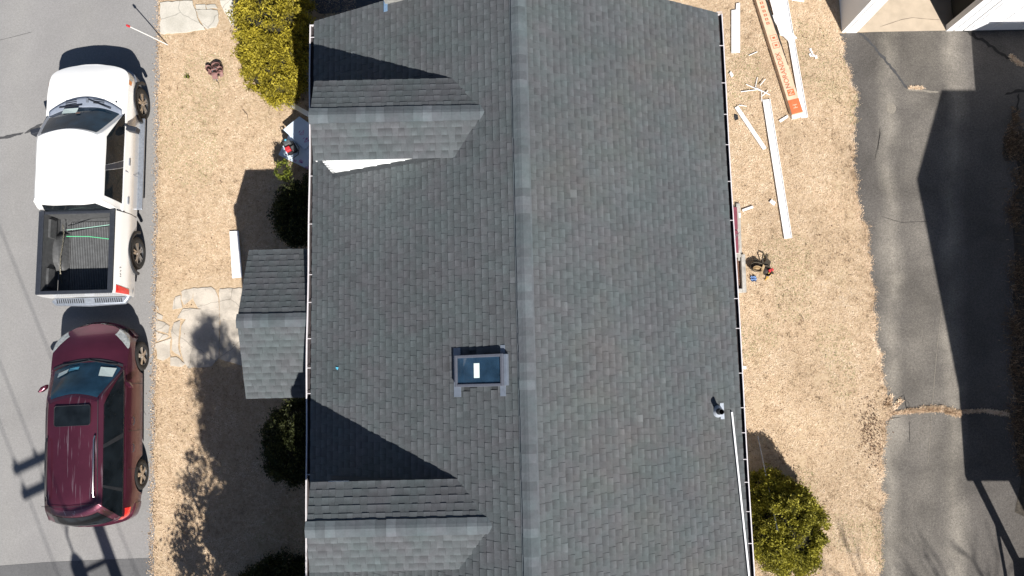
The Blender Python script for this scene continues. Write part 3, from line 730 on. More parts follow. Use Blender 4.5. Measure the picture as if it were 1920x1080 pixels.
# ------------------------------------------------------------------ garage
ga=thing('garage',at(1578,61,0).to_tuple(),'white garage with one bay open at the top right of the drive','garage',.02)
g=MB(); GH=2.75
g.box((.06,3.2,GH/2),(.12,6.4,GH)); wall_l=g      # west wall
g.box((.205,.06,GH/2),(.17,.12,GH-.004))
g.box((1.6,.06,2.42),(2.62,.12,.66)); 
g.box((2.72,.06,GH/2),(.16,.12,GH-.002)); g.box((2.86,.06,GH/2),(.12,.118,GH-.004)); g.box((4.2,.06,2.42),(2.6,.12,.66)); g.box((5.75,.06,GH/2),(.5,.12,GH))
g.box((3.0,6.34,GH/2),(6.0,.12,GH-.006)); g.box((6.0,3.2,GH/2),(.12,6.4,GH))
obj('wall',g,M['siding'],ga)
g=MB(); g.box((2.83,2.6,GH/2),(.10,5.0,GH-.1)); g.poly([(.125,.2,.5),(.125,6,.5),(.125,6,2.7),(.125,.2,2.7)]); obj('partition',g,M['interior'],ga)  # shade inside the bay put into the near-black wall colour
g=MB(); 
g.box((.235,-.008,GH/2),(.26,.02,GH)); g.box((.355,.06,1.05),(.03,.16,2.08)); g.box((2.70,-.008,GH/2),(.17,.02,GH)); g.box((2.63,.06,1.05),(.02,.16,2.08)); g.box((2.93,-.008,GH/2),(.20,.022,GH))
g.box((1.5,-.007,2.14),(2.3,.018,.14))
obj('trim',g,M['trim'],ga,bevel=.004)
g=MB(); g.box((3.0,3.15,-.07),(5.86,6.3,.16)); obj('floor',g,M['garagefloor'],ga)
g=MB(); strip(g,[(1650,50),(1690,37),(1712,33),(1740,36),(1765,37)],.012,.012,0); q=obj('crack',g,M['wood'],None,fix=False)
q.parent=ga; q.matrix_parent_inverse=(Matrix.Translation(ga.location)@Matrix.Rotation(.02,4,'Z')).inverted()
for v in q.data.vertices: v.co.z=.0145
g=MB()
for k in range(4):
    g.box((4.27,.0,.27+.53*k),(2.44,.05,.525))
    for j in range(4): g.box((3.38+.6*j,-.03,.27+.53*k),(.46,.02,.36))
g.box((4.27,-.002,.012),(2.44,.06,.03),mi=1)
obj('bay_door',g,[M['white'],M['rubber']],ga,bevel=.006)
g=MB(); g.slab([(-.3,-.35,GH),(6.3,-.35,GH),(6.3,3.2,GH+1.5),(-.3,3.2,GH+1.5)],(0,0,.1)); g.slab([(-.3,3.2,GH+1.5),(6.3,3.2,GH+1.5),(6.3,6.75,GH),(-.3,6.75,GH)],(0,0,.1)); obj('roof',g,M['shingle'],ga)
for x in (.06,6.0):
    g=MB(); g.slab([(x-.05,.02,GH-.01),(x-.05,6.38,GH-.01),(x-.05,3.2,GH+1.44)],(.1,0,0)); obj('gable',g,M['siding'],ga)

# ------------------------------------------------------------------ neighbouring house (outside the frame, throws the big shadow on the drive)
nb=thing('neighbour_house',(12.95,-1.5,0),'neighbouring house beyond the right edge that shades the driveway','house')
ZA,ZEN,WN=7.15,5.23,4.03
g=MB(); g.slab([(0,-WN+.25,0),(0,WN-.25,0),(0,WN-.25,ZEN-.05),(0,0,ZA-.15),(0,-WN+.25,ZEN-.05)],(8,0,0)); obj('wall',g,M['siding'],nb)
g=MB()
for sg in (-1,1): g.slab([(-.2,sg*WN,ZEN),(8.3,sg*WN,ZEN),(8.3,0,ZA),(-.2,0,ZA)],(0,0,-.12))
obj('roof',g,M['shingle'],nb)
g=MB(); g.box((3.2,5.4,1.7),(6,4.2,3.4)); g.box((3.1,5.45,3.46),(6.3,4.3,.12)); obj('side_wing',g,M['siding'],nb)
g=MB(); g.box((-.35,-2.2,3.0),(1.6,2.3,.14)); pr_=obj('porch_roof',g,M['trim'],nb)
g=MB(); g.box((-.95,-3.3,1.5),(.13,.13,3.0)); obj('porch_post',g,M['trim'],nb)
g=MB(); g.box((-.55,-3.75,.5),(.9,.9,1.0)); g.box((-.62,-4.6,.3),(.7,.9,.6)); obj('porch_step',g,M['concrete2'],nb)
g=MB()
for y0,z0,y1,z1 in ((-3.2,1.9,-4.9,1.3),): g.tube([(-.98,y0,z0),(-.98,y1,z1)],.04); g.tube([(-.98,y1,z1),(-.98,y1,0)],.03)
obj('handrail',g,M['black'],nb)

# ------------------------------------------------------------------ vegetation
def leafcloud(name, mat, parent, blobs, size, seed, core=True, up=.35, asp=.38, toneb=.5):
    """blobs: (cx,cy,cz, rx,ry,rz, clumps, leaves per clump, clump radius)"""
    r=np.random.default_rng(seed); Cs=[];Ns=[];Ts=[]
    for cx,cy,cz,rx,ry,rz,nc,nl,cr in blobs:
        d=r.normal(size=(nc,3)); d/=np.linalg.norm(d,axis=1)[:,None]
        rad=r.uniform(.68,1.06,nc)**.7; cen=np.stack([cx+d[:,0]*rx*rad,cy+d[:,1]*ry*rad,cz+d[:,2]*rz*rad],1)
        cs=cr*r.uniform(.6,1.35,nc); ct=np.clip(r.normal(toneb,.2,nc),.05,.95)
        e=r.normal(size=(nc,nl,3))*.5; P=cen[:,None,:]+e*cs[:,None,None]
        nn=d[:,None,:]+e*.9+np.array([0,0,up]); Cs.append(P.reshape(-1,3)); Ns.append(nn.reshape(-1,3))
        Ts.append((ct[:,None]+.2*e[:,:,2]*2+r.normal(0,.13,(nc,nl))).ravel())
    P=np.concatenate(Cs); Nn=np.concatenate(Ns); T=np.clip(np.concatenate(Ts),0,1); ok=P[:,2]>.02; P,Nn,T=P[ok],Nn[ok],T[ok]
    n=len(P); Nn/=np.linalg.norm(Nn,axis=1)[:,None]+1e-9
    q=r.normal(size=(n,3)); a=np.cross(Nn,q); a/=np.linalg.norm(a,axis=1)[:,None]+1e-9
    ax=(Nn*.55+a*.8); ax/=np.linalg.norm(ax,axis=1)[:,None]; b=np.cross(ax,q); b/=np.linalg.norm(b,axis=1)[:,None]+1e-9
    L=(size*r.uniform(.6,1.4,n))[:,None]; Wd=L*asp
    V=np.stack([P-ax*L*.4,P+b*Wd*.5+ax*L*.05,P+ax*L*.6,P-b*Wd*.5+ax*L*.05],1).reshape(-1,3); F=np.arange(4*n).reshape(n,4)
    return bulk_mesh(name,V,F,np.repeat(T,4),mat,parent)
def core_mesh(name, parent, blobs, k=.72):  # dark filler shapes that stop see-through in foliage
    bm=bmesh.new()
    for cx,cy,cz,rx,ry,rz,*_ in blobs:
        g=bmesh.ops.create_icosphere(bm,subdivisions=3,radius=1)
        for v in g['verts']:
            s=k*(1+.12*math.sin(v.co.x*7+cx)*math.sin(v.co.y*6+cy*3)+.08*math.sin(v.co.z*9))
            v.co=Vector((cx+v.co.x*rx*s,cy+v.co.y*ry*s,max(.02,cz+v.co.z*rz*s)))
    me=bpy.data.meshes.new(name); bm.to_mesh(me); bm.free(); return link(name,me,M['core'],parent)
def shrub(name, label, cat, loc, blobs, mat, size, seed, stems=((0,0),), sh=.5, group=None, **kw):
    t=thing(name,loc,label,cat,group=group); R2=random.Random(seed); b0=blobs[0]
    if b0[3]>.6:
        for k in range(9):
            a=R2.random()*6.28; e=R2.uniform(.1,1.1); rr=R2.uniform(.92,1.12)
            blobs=blobs+[(b0[0]+b0[3]*rr*math.cos(a)*math.cos(e),b0[1]+b0[4]*rr*math.sin(a)*math.cos(e),b0[2]+b0[5]*rr*math.sin(e),.13,.13,.16,7,50,.09)]
    o=leafcloud('foliage',M[mat],t,blobs,size,seed,**kw); core_mesh('filler_core',t,[b for b in blobs if b[3]>.14 or b0[3]<.3])
    s=MB()
    for x,y in stems: s.tube([(x,y,0),(x*1.02,y+.02,sh*.5),(x*1.05,y,sh)],[.035,.03,.02],7)
    obj('stem',s,M['bark'],t); return t
shrub('arborvitae','tall golden arborvitae by the top left corner of the house','shrub',(-5.62,7.75,0),
   [(.02,-.15,.95,.72,.85,.95,230,150,.13),(.05,.55,1.3,.80,.85,1.25,240,150,.13),(.1,1.7,1.2,.85,.9,1.25,150,110,.14),(-.3,.2,.7,.55,.6,.7,90,120,.12)],'arbor',.075,3,((0,0),(.2,.5),(-.2,.8)),.9,up=.55,asp=.34,toneb=.62)
shrub('small_shrub','small bright green shrub at the foot of the golden arborvitae','shrub',at(523,178,0).to_tuple(),
   [(0,0,.22,.30,.25,.24,60,110,.08)],'sprout',.05,4,((0,0),),.2,toneb=.6)
shrub('rounded_evergreen','rounded olive evergreen bush at the lower right of the house','shrub',(6.08,-3.05,0),
   [(0,0,.78,.80,.95,.82,330,170,.12),(-.28,.62,.55,.55,.55,.6,120,150,.11),(.1,-.6,.62,.62,.55,.6,90,140,.12),(-.42,-.1,.75,.5,.7,.75,80,140,.12)],'evergreen',.055,5,((0,0),(.15,.2)),.7,up=.4,asp=.5,toneb=.6)
shrub('dark_bush','dark bush in shade above the porch roof','shrub',(-4.78,4.35,0),
   [(0,-.2,.42,.88,.80,.44,300,130,.12)],'darkgreen',.06,6,((0,0),),.5,toneb=.4)
shrub('dark_bush','dark bush in the house shade below the porch roof','shrub',(-4.78,-1.15,0),
   [(0,0,.62,.82,.92,.66,300,130,.12),(.05,-.5,.55,.8,.6,.55,90,120,.12)],'darkgreen',.06,8,((0,0),),.5,toneb=.4)
shrub('dark_bush','dark spreading bush at the bottom edge left of the house','shrub',(-5.15,-4.75,0),
   [(0,0,.7,1.0,1.05,.72,300,120,.13)],'darkgreen',.06,9,((0,0),),.5,toneb=.4)
shrub('leggy_sapling','thin yellow green sprig catching sun beside the foam boards','shrub',at(541,328,0).to_tuple(),
   [(0,0,.62,.16,.22,.2,26,50,.07),(.02,-.1,.4,.12,.15,.15,12,40,.07)],'sprout',.05,10,((0,0),(.03,.05)),.6,toneb=.5)
# tree standing just outside the frame below the house: its shadow lies on the front lawn
tr_=thing('broadleaf_tree',(-3.65,-7.05,0),'tree beyond the bottom edge whose shadow falls on the front lawn','tree')
g=MB(); g.tube([(0,0,0),(.05,.05,1.5),(-.05,.1,3.2),(0,.05,5),(.05,0,7.2)],[.2,.17,.13,.09,.03],9)
for k in range(14):
    a=k*2.4; z=2+k*.36; L=1.7-.07*k
    g.tube([(0,.05,z),(L*.5*math.cos(a),L*.5*math.sin(a),z+.3),(L*math.cos(a),L*math.sin(a),z+.7)],[.05,.035,.012],6)
obj('trunk',g,M['bark'],tr_)
leafcloud('crown',M['darkgreen'],tr_,[(0,0,2.9,1.5,1.5,1.1,120,110,.28),(.1,.1,4.6,1.45,1.5,1.4,190,120,.28),(.0,.2,6.5,1.0,1.0,1.35,150,110,.24),(.0,.2,8.1,.5,.45,1.0,45,80,.18),(-.7,-.4,3.4,.8,.8,.7,24,60,.26),(-1.75,.45,3.2,1.0,.85,.75,70,80,.27),(-1.3,.5,4.6,.75,.7,.8,40,70,.25)],.10,12,asp=.5,toneb=.4)
core_mesh('filler_core',tr_,[(0,0,2.9,1.5,1.5,1.1),(.1,.1,4.6,1.45,1.5,1.4),(0,.2,6.4,.9,.9,1.2),(-1.3,.4,3.6,.9,.8,.8)],.8)  # filler added inside the crown to make its cast shadow solid
# bare tree south of the drive: soft twig shadows
bt=thing('bare_tree',(13.2,-14.5,0),'bare leafless tree beyond the drive casting soft branch shadows','tree')
g=MB(); rr=random.Random(5)
def grow(p,d,L,r,lev):
    q=p+d*L*.5+Vector((rr.uniform(-.1,.1),rr.uniform(-.1,.1),0))*L*.5; e=p+d*L
    g.tube([p,q,e],[r,r*.8,r*.6],6)
    if lev==0: return
    for k in range(rr.choice((2,3,3))):
        nd=(d+Vector((rr.uniform(-1,1),rr.uniform(-1,1),rr.uniform(-.25,.6)))*.62).normalized(); grow(e,nd,L*rr.uniform(.62,.82),r*.58,lev-1)
grow(Vector((0,0,0)),Vector((0,0,1)),3.6,.19,5)
obj('trunk',g,M['bark'],bt)

# ------------------------------------------------------------------ utility pole outside the frame (its shadow crosses the road)
PXY=(-6.75,-9.7); PB=9.1
S=Vector((-.40,.92,0))
up_=thing('utility_pole',(PXY[0],PXY[1],0),'wooden utility pole with double crossarm beyond the bottom edge','utility pole')
g=MB(); g.tube([(0,0,0),(0,0,4.5),(0,0,9.75)],[.16,.14,.11],12); obj('pole',g,M['pole'],up_)
aang=math.radians(25)
ad=Vector((math.cos(aang),math.sin(aang),0)); pd=Vector((-ad.y,ad.x,0))
for dz in (0,-.62):
    g=MB(); R=Matrix.Rotation(aang,3,'Z'); g.box(ad*-.15+Vector((0,0,PB+dz)),(2.5,.11,.14),R); ca=obj('crossarm',g,M['wood'],up_)
    for u in (-1.3,-.8,.35,.98):
        i=MB(); i.lathe([(0,.02),(.03,.05),(.08,.05),(.11,.035),(.16,.045),(.2,.01)],'z',tuple(ad*u+Vector((0,0,PB+dz+.06))),10); obj('insulator',i,M['chrome'],ca,40)
g=MB(); g.lathe([(0,.12),(.03,.15),(.75,.16),(.95,.08),(1.0,.02)],'z',tuple(ad*-.74+Vector((0,0,5.75))),18); obj('transformer',g,M['steel'],up_,40)
g=MB(); g.tube([ad*-.74+Vector((0,0,6.7)),ad*-.74+Vector((0,0,7.2)),ad*-.5+Vector((0,0,7.9)),Vector((0,0,8.3))],.025); g.box(ad*-.37+Vector((0,0,6.3)),(.7,.06,.08),Matrix.Rotation(aang,3,'Z')); obj('drop_lead',g,M['black'],up_)
for u,zz in ((-1.3,.22),(-.8,.22),(.35,.22)):
    g=MB(); a=ad*u+Vector((0,0,PB+zz)); pts=[]
    for k in range(-12,25): s=k/12*14; pts.append(a+pd*s+Vector((0,0,-.9*(1-((s-14)/14)**2)*(.9 if s>0 else .4)+ (0 if s>=0 else 0))))
    g.tube(pts,.011,5); o=obj('overhead_wire',g,M['black'],None); o.location=(PXY[0],PXY[1],0)
    tag(o,'overhead wires strung from the wooden crossarm above the road','wire','overhead wires')

# ------------------------------------------------------------------ vehicles
def interp(tab, x):
    if x<=tab[0][0]: return tab[0][1]
    for (a,p),(b,q) in zip(tab[:-1],tab[1:]):
        if x<=b: return p+(q-p)*(x-a)/(b-a)
    return tab[-1][1]
def smooth_tab(tab, x, h=.06):
    return (interp(tab,x-h)+interp(tab,x)*2+interp(tab,x+h))/4
def body_surface(spec, y, s):
    """s 0..1 up the side, 1..2 across the top to the centre line"""
    zb=spec['zbot'](y); zs=smooth_tab(spec['shoulder'],y); w=smooth_tab(spec['plan'],y,.03)
    if s<=1:
        z=zb+(zs-zb)*s; return Vector((interp(spec['side'],z if not spec.get('rel') else z)*w,y,z))
    k=s-1; x0=interp(spec['side'],zs)*w; cr=smooth_tab(spec['crown'],y)*min(1,w)**2
    return Vector((x0*(1-k),y-0.0,zs+cr*math.sin(k*math.pi/2)**.8))
def car_body(mb, spec, ys, ns=12, nt=10, tone=1.0):
    for sg in (1,-1):
        G=[]
        for y in ys:
            row=[]
            for i in range(ns+nt+1):
                s=i/ns if i<=ns else 1+(i-ns)/nt
                p=body_surface(spec,y,s); row.append(Vector((p.x*sg,p.y,p.z)))
            G.append(row)
        mb.grid(G,0,tone)
        for e in (0,-1): mb.poly([p for p in G[e]]+[Vector((0,G[e][0].y,G[e][0].z))])
def arch(wheels, sill, zc, R):
    def f(y):
        z=sill
        for yw in wheels:
            d=abs(y-yw)
            if d<R: z=max(z,zc+math.sqrt(R*R-d*d))
        return z
    return f
def catmull(P, u):
    i=min(int(u),len(P)-2); t=u-i; p1,p2=P[i],P[i+1]; p0=P[i-1] if i>0 else Vector((-p2.x,p2.y,p2.z)); p3=P[i+2] if i+2<len(P) else Vector((-p1.x,p1.y,p1.z))
    return .5*((2*p1)+(p2-p0)*t+(2*p0-5*p1+4*p2-p3)*t*t+(3*p1-p0-3*p2+p3)*t**3)
class House_of_glass:
    """greenhouse: stacked half plan outlines, u along the outline, v up the rings"""
    def __init__(s, rings): s.r=[[Vector(p) for p in r] for r in rings]
    def ev(s,u,v,sg=1):
        i=min(int(v),len(s.r)-2); t=v-i; a=catmull(s.r[i],u); b=catmull(s.r[i+1],u); p=a.lerp(b,t); return Vector((p.x*sg,p.y,p.z))
    def nrm(s,u,v,sg):
        e=.02; du=s.ev(min(u+e,len(s.r[0])-1),v,sg)-s.ev(max(u-e,0),v,sg); dv=s.ev(u,min(v+e,len(s.r)-1),sg)-s.ev(u,max(v-e,0),sg)
        n=du.cross(dv).normalized(); p=s.ev(u,v,sg)
        return n if n.dot(p-Vector((0,p.y*.6,1.2)))>0 else -n
    def shell(s,mb,top,nu=48,nv=6,tone=1.0):
        U=len(s.r[0])-1; Vn=len(s.r)-1
        for sg in (1,-1):
            G=[[s.ev(U*i/nu,Vn*j/(nv*Vn),sg) for i in range(nu+1)] for j in range(nv*Vn+1)]
            mb.grid(G,0,tone)
            last=G[-1]; ymx=max(p.y for p in last); ymn=min(p.y for p in last); ff=lambda y: math.sin(min(1,max(0,(ymx-y)/.45))*math.pi/2)*math.sin(min(1,max(0,(y-ymn)/.3))*math.pi/2)
            T=[[Vector((p.x*(1-k),p.y,p.z+top*(1-(1-k)**2)*ff(p.y))) for p in last] for k in (0,.15,.35,.6,.8,1)]
            mb.grid(T,0,tone)
    def patch(s,mb,corners,off,sg=1,nu=14,nv=6,mi=0):
        (u0,v0),(u1,v1),(u2,v2),(u3,v3)=corners; G=[]
        for j in range(nv+1):
            b=j/nv; row=[]
            for i in range(nu+1):
                a=i/nu; u=(u0*(1-a)+u1*a)*(1-b)+(u3*(1-a)+u2*a)*b; v=(v0*(1-a)+v1*a)*(1-b)+(v3*(1-a)+v2*a)*b
                row.append(s.ev(u,v,sg)+s.nrm(u,v,sg)*off)
            G.append(row)
        mb.grid(G,mi)
def body_patch(mb, spec, corners, off, sg=1, nu=8, nv=6, mi=0):
    (y0,s0),(y1,s1),(y2,s2),(y3,s3)=corners; G=[]
    for j in range(nv+1):
        b=j/nv; row=[]
        for i in range(nu+1):
            a=i/nu; y=(y0*(1-a)+y1*a)*(1-b)+(y3*(1-a)+y2*a)*b; s=(s0*(1-a)+s1*a)*(1-b)+(s3*(1-a)+s2*a)*b
            p=body_surface(spec,y,s); e=.01
            du=body_surface(spec,y+e,s)-body_surface(spec,y-e,s); dv=body_surface(spec,y,s+e)-body_surface(spec,y,s-e)
            n=du.cross(dv).normalized()
            if n.x<0 and s<1: n=-n
            if n.z<0 and s>=1: n=-n
            p=p+n*off; row.append(Vector((p.x*sg,p.y,p.z)))
        G.append(row)
    mb.grid(G,mi)
def wheel(parent, x, y, r, wd, sg, spokes, twin=False):
    t=MB(); xi,xo=x-sg*wd,x
    prof=[(xi,r*.62),(xi,r*.9),(xi+sg*wd*.12,r*.985),(xi+sg*wd*.3,r),(xo-sg*wd*.3,r),(xo-sg*wd*.1,r*.98),(xo,r*.9),(xo,r*.72),(xo-sg*.012,r*.66)]
    t.lathe(prof,'x',(0,y,r),32); w=obj('wheel',t,M['rubber'],parent,40)
    m=MB(); m.lathe([(xo-sg*.012,r*.67),(xo-sg*.006,r*.63),(xo-sg*.03,r*.60),(xo-sg*.10,r*.58),(xo-sg*.10,.0)],'x',(0,y,r),32,mi=1)
    c=Vector((0,y,r))
    for k in range(spokes):
        for da in ((-.17,.17) if twin else (0,)):
            a=k*2*math.pi/spokes+.3+da; d=Vector((0,math.cos(a),math.sin(a))); n=Vector((0,-math.sin(a),math.cos(a)))
            w0,w1=(.028,.022) if twin else (.035,.05)
            q=[c+d*.03+n*w0,c+d*.03-n*w0,c+d*r*.625-n*w1,c+d*r*.625+n*w1]
            m.slab([p+Vector((xo-sg*.035,0,0)) for p in q],(sg*.024,0,0))
    m.lathe([(xo-sg*.008,.0),(xo-sg*.008,.05),(xo-sg*.035,.065)],'x',(0,y,r),20)
    obj('rim',m,[M['chrome'],M['black']],w)
    return w
def letters(txt, size, parent, mat, name='lettering', depth=.002):
    cu=bpy.data.curves.new('txt','FONT'); cu.body=txt; cu.size=size; cu.extrude=depth; cu.align_x='CENTER'; cu.align_y='CENTER'
    tmp=bpy.data.objects.new('tmp',cu); COL.objects.link(tmp); bpy.context.view_layer.update()
    me=bpy.data.meshes.new_from_object(tmp.evaluated_get(bpy.context.evaluated_depsgraph_get())); bpy.data.objects.remove(tmp)
    me.name=name; me.materials.clear(); return link(name,me,mat,parent)
def frange(a,b,n): return [a+(b-a)*i/n for i in range(n+1)]

# ---- white pickup truck
TT=math.radians(1.54)
tk=thing('pickup_truck',(-9.85,4.945,0),'white crew cab pickup parked on the road with its bed empty','pickup truck',TT)
wf,wr=1.855,-1.81
tspec=dict(zbot=arch((wf,wr),.47,.42,.50),
 side=[(.3,.90),(.5,.935),(.7,.965),(.85,.98),(.95,.98),(1.05,.955),(1.2,.92),(1.36,.86)],
 plan=[(-2.95,.97),(-2.8,1),(1.9,1),(2.2,.98),(2.36,.94),(2.44,.87),(2.50,.77),(2.56,.60),(2.60,.40),(2.62,.22),(2.63,.05)],
 shoulder=[(-1,1.16),(1.2,1.16),(1.9,1.13),(2.3,1.08),(2.63,1.01)],
 crown=[(-1,.01),(1.2,.04),(1.8,.06),(2.3,.06),(2.63,.05)])
ys=frange(-.96,2.3,66)+frange(2.33,2.63,20)
b=MB(); car_body(b,tspec,ys); body=obj('body',b,M['truckpaint'],tk,38)
# bed outer skin, without top
bspec=dict(tspec); bspec['shoulder']=[(-3,1.35),(3,1.35)]
b=MB()
for sg in (1,-1):
    G=[[ (lambda p:Vector((p.x*sg,p.y,p.z)))(body_surface(bspec,y,i/12)) for i in range(13)] for y in frange(-2.86,-.985,44)]
    b.grid(G)
sec=[body_surface(bspec,-2.86,i/12) for i in range(13)]
b.slab(sec+[Vector((-p.x,p.y,p.z)) for p in sec[::-1]],(0,.05,0))
bed=obj('bed',b,M['truckpaint'],tk,38)
q=MB(); z=1.365
for sg in (1,-1): q.box((sg*.80,-1.91,z),(.115,1.90,.035))
q.box((0,-2.825,z-.004),(1.70,.085,.032)); q.box((0,-1.0,z-.03),(1.5,.07,.05))
obj('bed_rail',q,M['darkblue'],bed,bevel=.012)
q=MB(); IX=.735
for sg in (-1,1):
    q.slab([(sg*IX,-.98,.72),(sg*IX,-2.79,.72),(sg*(IX+.01),-2.79,1.35),(sg*(IX+.01),-.98,1.35)],(sg*.02,0,0))
    q.box((sg*(IX-.0),-1.32,1.06),(.09,.42,.24)); q.box((sg*IX,-2.45,1.06),(.09,.42,.24))
    G=[]                                                  # wheel hump
    for i in range(11):
        a=math.pi*i/10; G.append([Vector((sg*(IX-.19*math.sin(math.pi*j/8)**.6*(.55+.45*math.sin(a))),wr+.43*math.cos(a)*(1.0-.05*j/8),.725+.27*math.sin(a)*math.cos(math.pi*j/16))) for j in range(0,5)])
    q.grid([[Vector((sg*IX,p[0].y,p[0].z)),*p] for p in G])
    H=[[Vector((sg*(IX-.2*k),wr+.45*math.cos(math.pi*i/10),.724+.26*math.sin(math.pi*i/10)*(1 if k<.8 else .55))) for k in (0,.4,.75,1)]+[Vector((sg*(IX-.23),wr+.45*math.cos(math.pi*i/10),.724))] for i in range(11)]
    q.grid(H)
q.box((0,-1.005,1.03),(1.46,.03,.62)); q.box((0,-2.795,1.03),(1.46,.02,.62)); q.box((0,-1.89,.70),(1.46,1.82,.03))
nr=25
obj('bed_liner',q,M['liner'],bed,40)
q=MB(); q.box((.03,-1.93,.717),(1.02,1.68,.006))
fl_=obj('bed_floor',q,M['linerdark'],bed)
q=MB()
for i in range(nr): q.box((-.44+.94*i/(nr-1),-1.93,.728),(.021,1.66,.018))
obj('floor_ribs',q,plain('grey_liner_rib',(.13,.135,.14),.5,var=.2,scale=10),fl_)
# greenhouse
def tring(z,yf,ya,w,wa,yr,br): return [(0,yf,z),(w*.45,yf-.035,z),(wa,ya,z),(w,ya-.12,z),(w,(ya+yr)/2,z),(w*.995,yr+.16,z),(w*.95,yr+br,z),(w*.5,yr,z),(0,yr,z)]
gh=House_of_glass([tring(1.15,1.56,1.36,.905,.82,-.99,.05),tring(1.45,1.24,1.06,.85,.755,-.965,.05),tring(1.80,.84,.71,.735,.655,-.915,.06),tring(1.875,.77,.64,.665,.595,-.87,.07)])
b=MB(); gh.shell(b,.045); obj('cab',b,M['truckpaint'],tk,50)
q=MB(); 
for sg in (1,-1): gh.patch(q,[(0,.10),(1.93,.10),(1.93,2.55),(0,2.55)],.006,sg)
ws=obj('windscreen',q,M['wsglass'],tk,60)
for sg in (1,-1):
    q=MB(); gh.patch(q,[(2.52,.06),(3.95,.06),(3.95,1.72),(3.12,1.72)],.006,sg); gh.patch(q,[(4.12,.06),(4.93,.06),(4.90,1.72),(4.12,1.72)],.006,sg); obj('side_window',q,M['glass'],tk,60)
    q=MB(); gh.patch(q,[(3.96,.05),(4.11,.05),(4.11,1.73),(3.96,1.73)],.0065,sg,4); gh.patch(q,[(2.44,.0),(5.0,.0),(5.0,.06),(2.44,.06)],.010,sg); obj('window_pillar',q,M['darkblue'],tk,60)
q=MB()
for sg in (1,-1): gh.patch(q,[(6.25,.25),(8,.25),(8,1.80),(6.45,1.80)],.006,sg)
obj('rear_window',q,M['glass'],tk,60)
q=MB(); p=[(-.44,1.42),(-.09,1.42),(-.09,1.295),(-.44,1.295)]
def on_ws(x,y,off,G=gh,vmax=1.97):
    sg=1 if x>=0 else -1; best=None
    for i in range(40):
        for j in range(40):
            u=1.95*i/39; v=vmax*j/39; e=G.ev(u,v,sg); d=(e.x-x)**2+(e.y-y)**2
            if best is None or d<best[0]: best=(d,u,v)
    _,u,v=best; e=G.ev(u,v,sg); n=G.nrm(u,v,sg); return Vector((x,y,e.z))+n*off
q.poly([on_ws(x,y,.055 if y>1.35 else .02) for x,y in p]); obj('paper',q,M['paper'],ws,fix=False)
q=MB(); q.poly([on_ws(x,y,.03) for x,y in ((-.09,1.30),(.01,1.30),(.01,1.25),(-.09,1.25))]); obj('sticker',q,plain('peach_card',(.5,.3,.22),.6),ws,fix=False)
# cowl panel and wipers
q=MB(); G=[]
for j in range(5):
    k=j/4; row=[]
    for i in range(-12,13):
        x=i/12*.84; yb=1.485-.19*(x/.84)**2; yfz=1.755-.34*(abs(x)/.84)**2.0
        row.append(Vector((x,yb+(yfz-yb)*k,1.222-.012*(abs(x)/.84)**2+.006*math.sin(k*3)-.02*(1-k))))
    G.append(row)
q.grid(G)
cw=obj('cowl',q,M['cowl'],tk,60,solid=.02)
q=MB()
for sg in (-1,1):
    for k in range(3):
        y=1.70-.045*k; q.box((sg*.32,y-.03,1.232),(.26,.014,.006),Matrix.Rotation(-sg*.16,3,'Z'))
for a,b_ in (((.05,1.70,1.245),(.62,1.44,1.265)),((-.58,1.50,1.25),(-.05,1.55,1.26))):
    q.tube([a,b_],.012,6)
obj('wiper',q,M['black'],cw)
q=MB(); q.box((.06,1.66,1.245),(.05,.11,.03)); obj('hood_latch',q,M['steel'],cw,bevel=.005)
# front lamps, bumper, grille
for sg in (1,-1):
    q=MB(); body_patch(q,tspec,[(2.05+.1,.60),(2.50,.60),(2.50,.90),(2.20,.90)],.006,sg); hlm=obj('headlight',q,M['lens'],tk,60)
    q=MB(); body_patch(q,tspec,[(2.06,.62),(2.16,.60),(2.2,.97),(2.08,.97)],.009,sg); obj('indicator',q,M['amber'],hlm,60)
q=MB(); fr=dict(tspec); fr['plan']=[(y,w*1.015) for y,w in [(1.9,1),(2.28,.975),(2.42,.94),(2.53,.84),(2.63,.60),(2.68,.34),(2.70,.1)]]; fr['shoulder']=[(-3,.76),(3,.76)]; fr['zbot']=lambda y:.42; fr['crown']=[(-3,.0),(3,.0)]
car_body(q,fr,frange(2.27,2.60,10)+[2.64,2.68,2.70],6,4); obj('front_bumper',q,M['steel'],tk,40)
for sg in (1,-1):
    q=MB(); body_patch(q,tspec,[(2.55,.62),(2.625,.62),(2.625,.95),(2.55,.95)],.012,sg); obj('grille',q,M['black'],tk,60)
q=MB(); q.tube([(-.835,-2.915,.62),(-.80,-2.965,.62),(0,-3.0,.62),(.80,-2.965,.62),(.86,-2.86,.62),(.90,-2.70,.62)],.075,10); q.box((0,-2.94,.675),(1.62,.13,.03))
rb=obj('rear_bumper',q,M['steel'],tk,40)
for sg in (-1,1):
    q=MB(); q.box((sg*.44,-2.945,.69),(.66,.115,.008))
    for i in range(13): q.box((sg*(.14+i*.05),-2.945,.695),(.02,.10,.014),Matrix.Rotation(.25,3,'Z'),mi=1)
    obj('step_tread',q,[M['steel'],M['black']],rb)
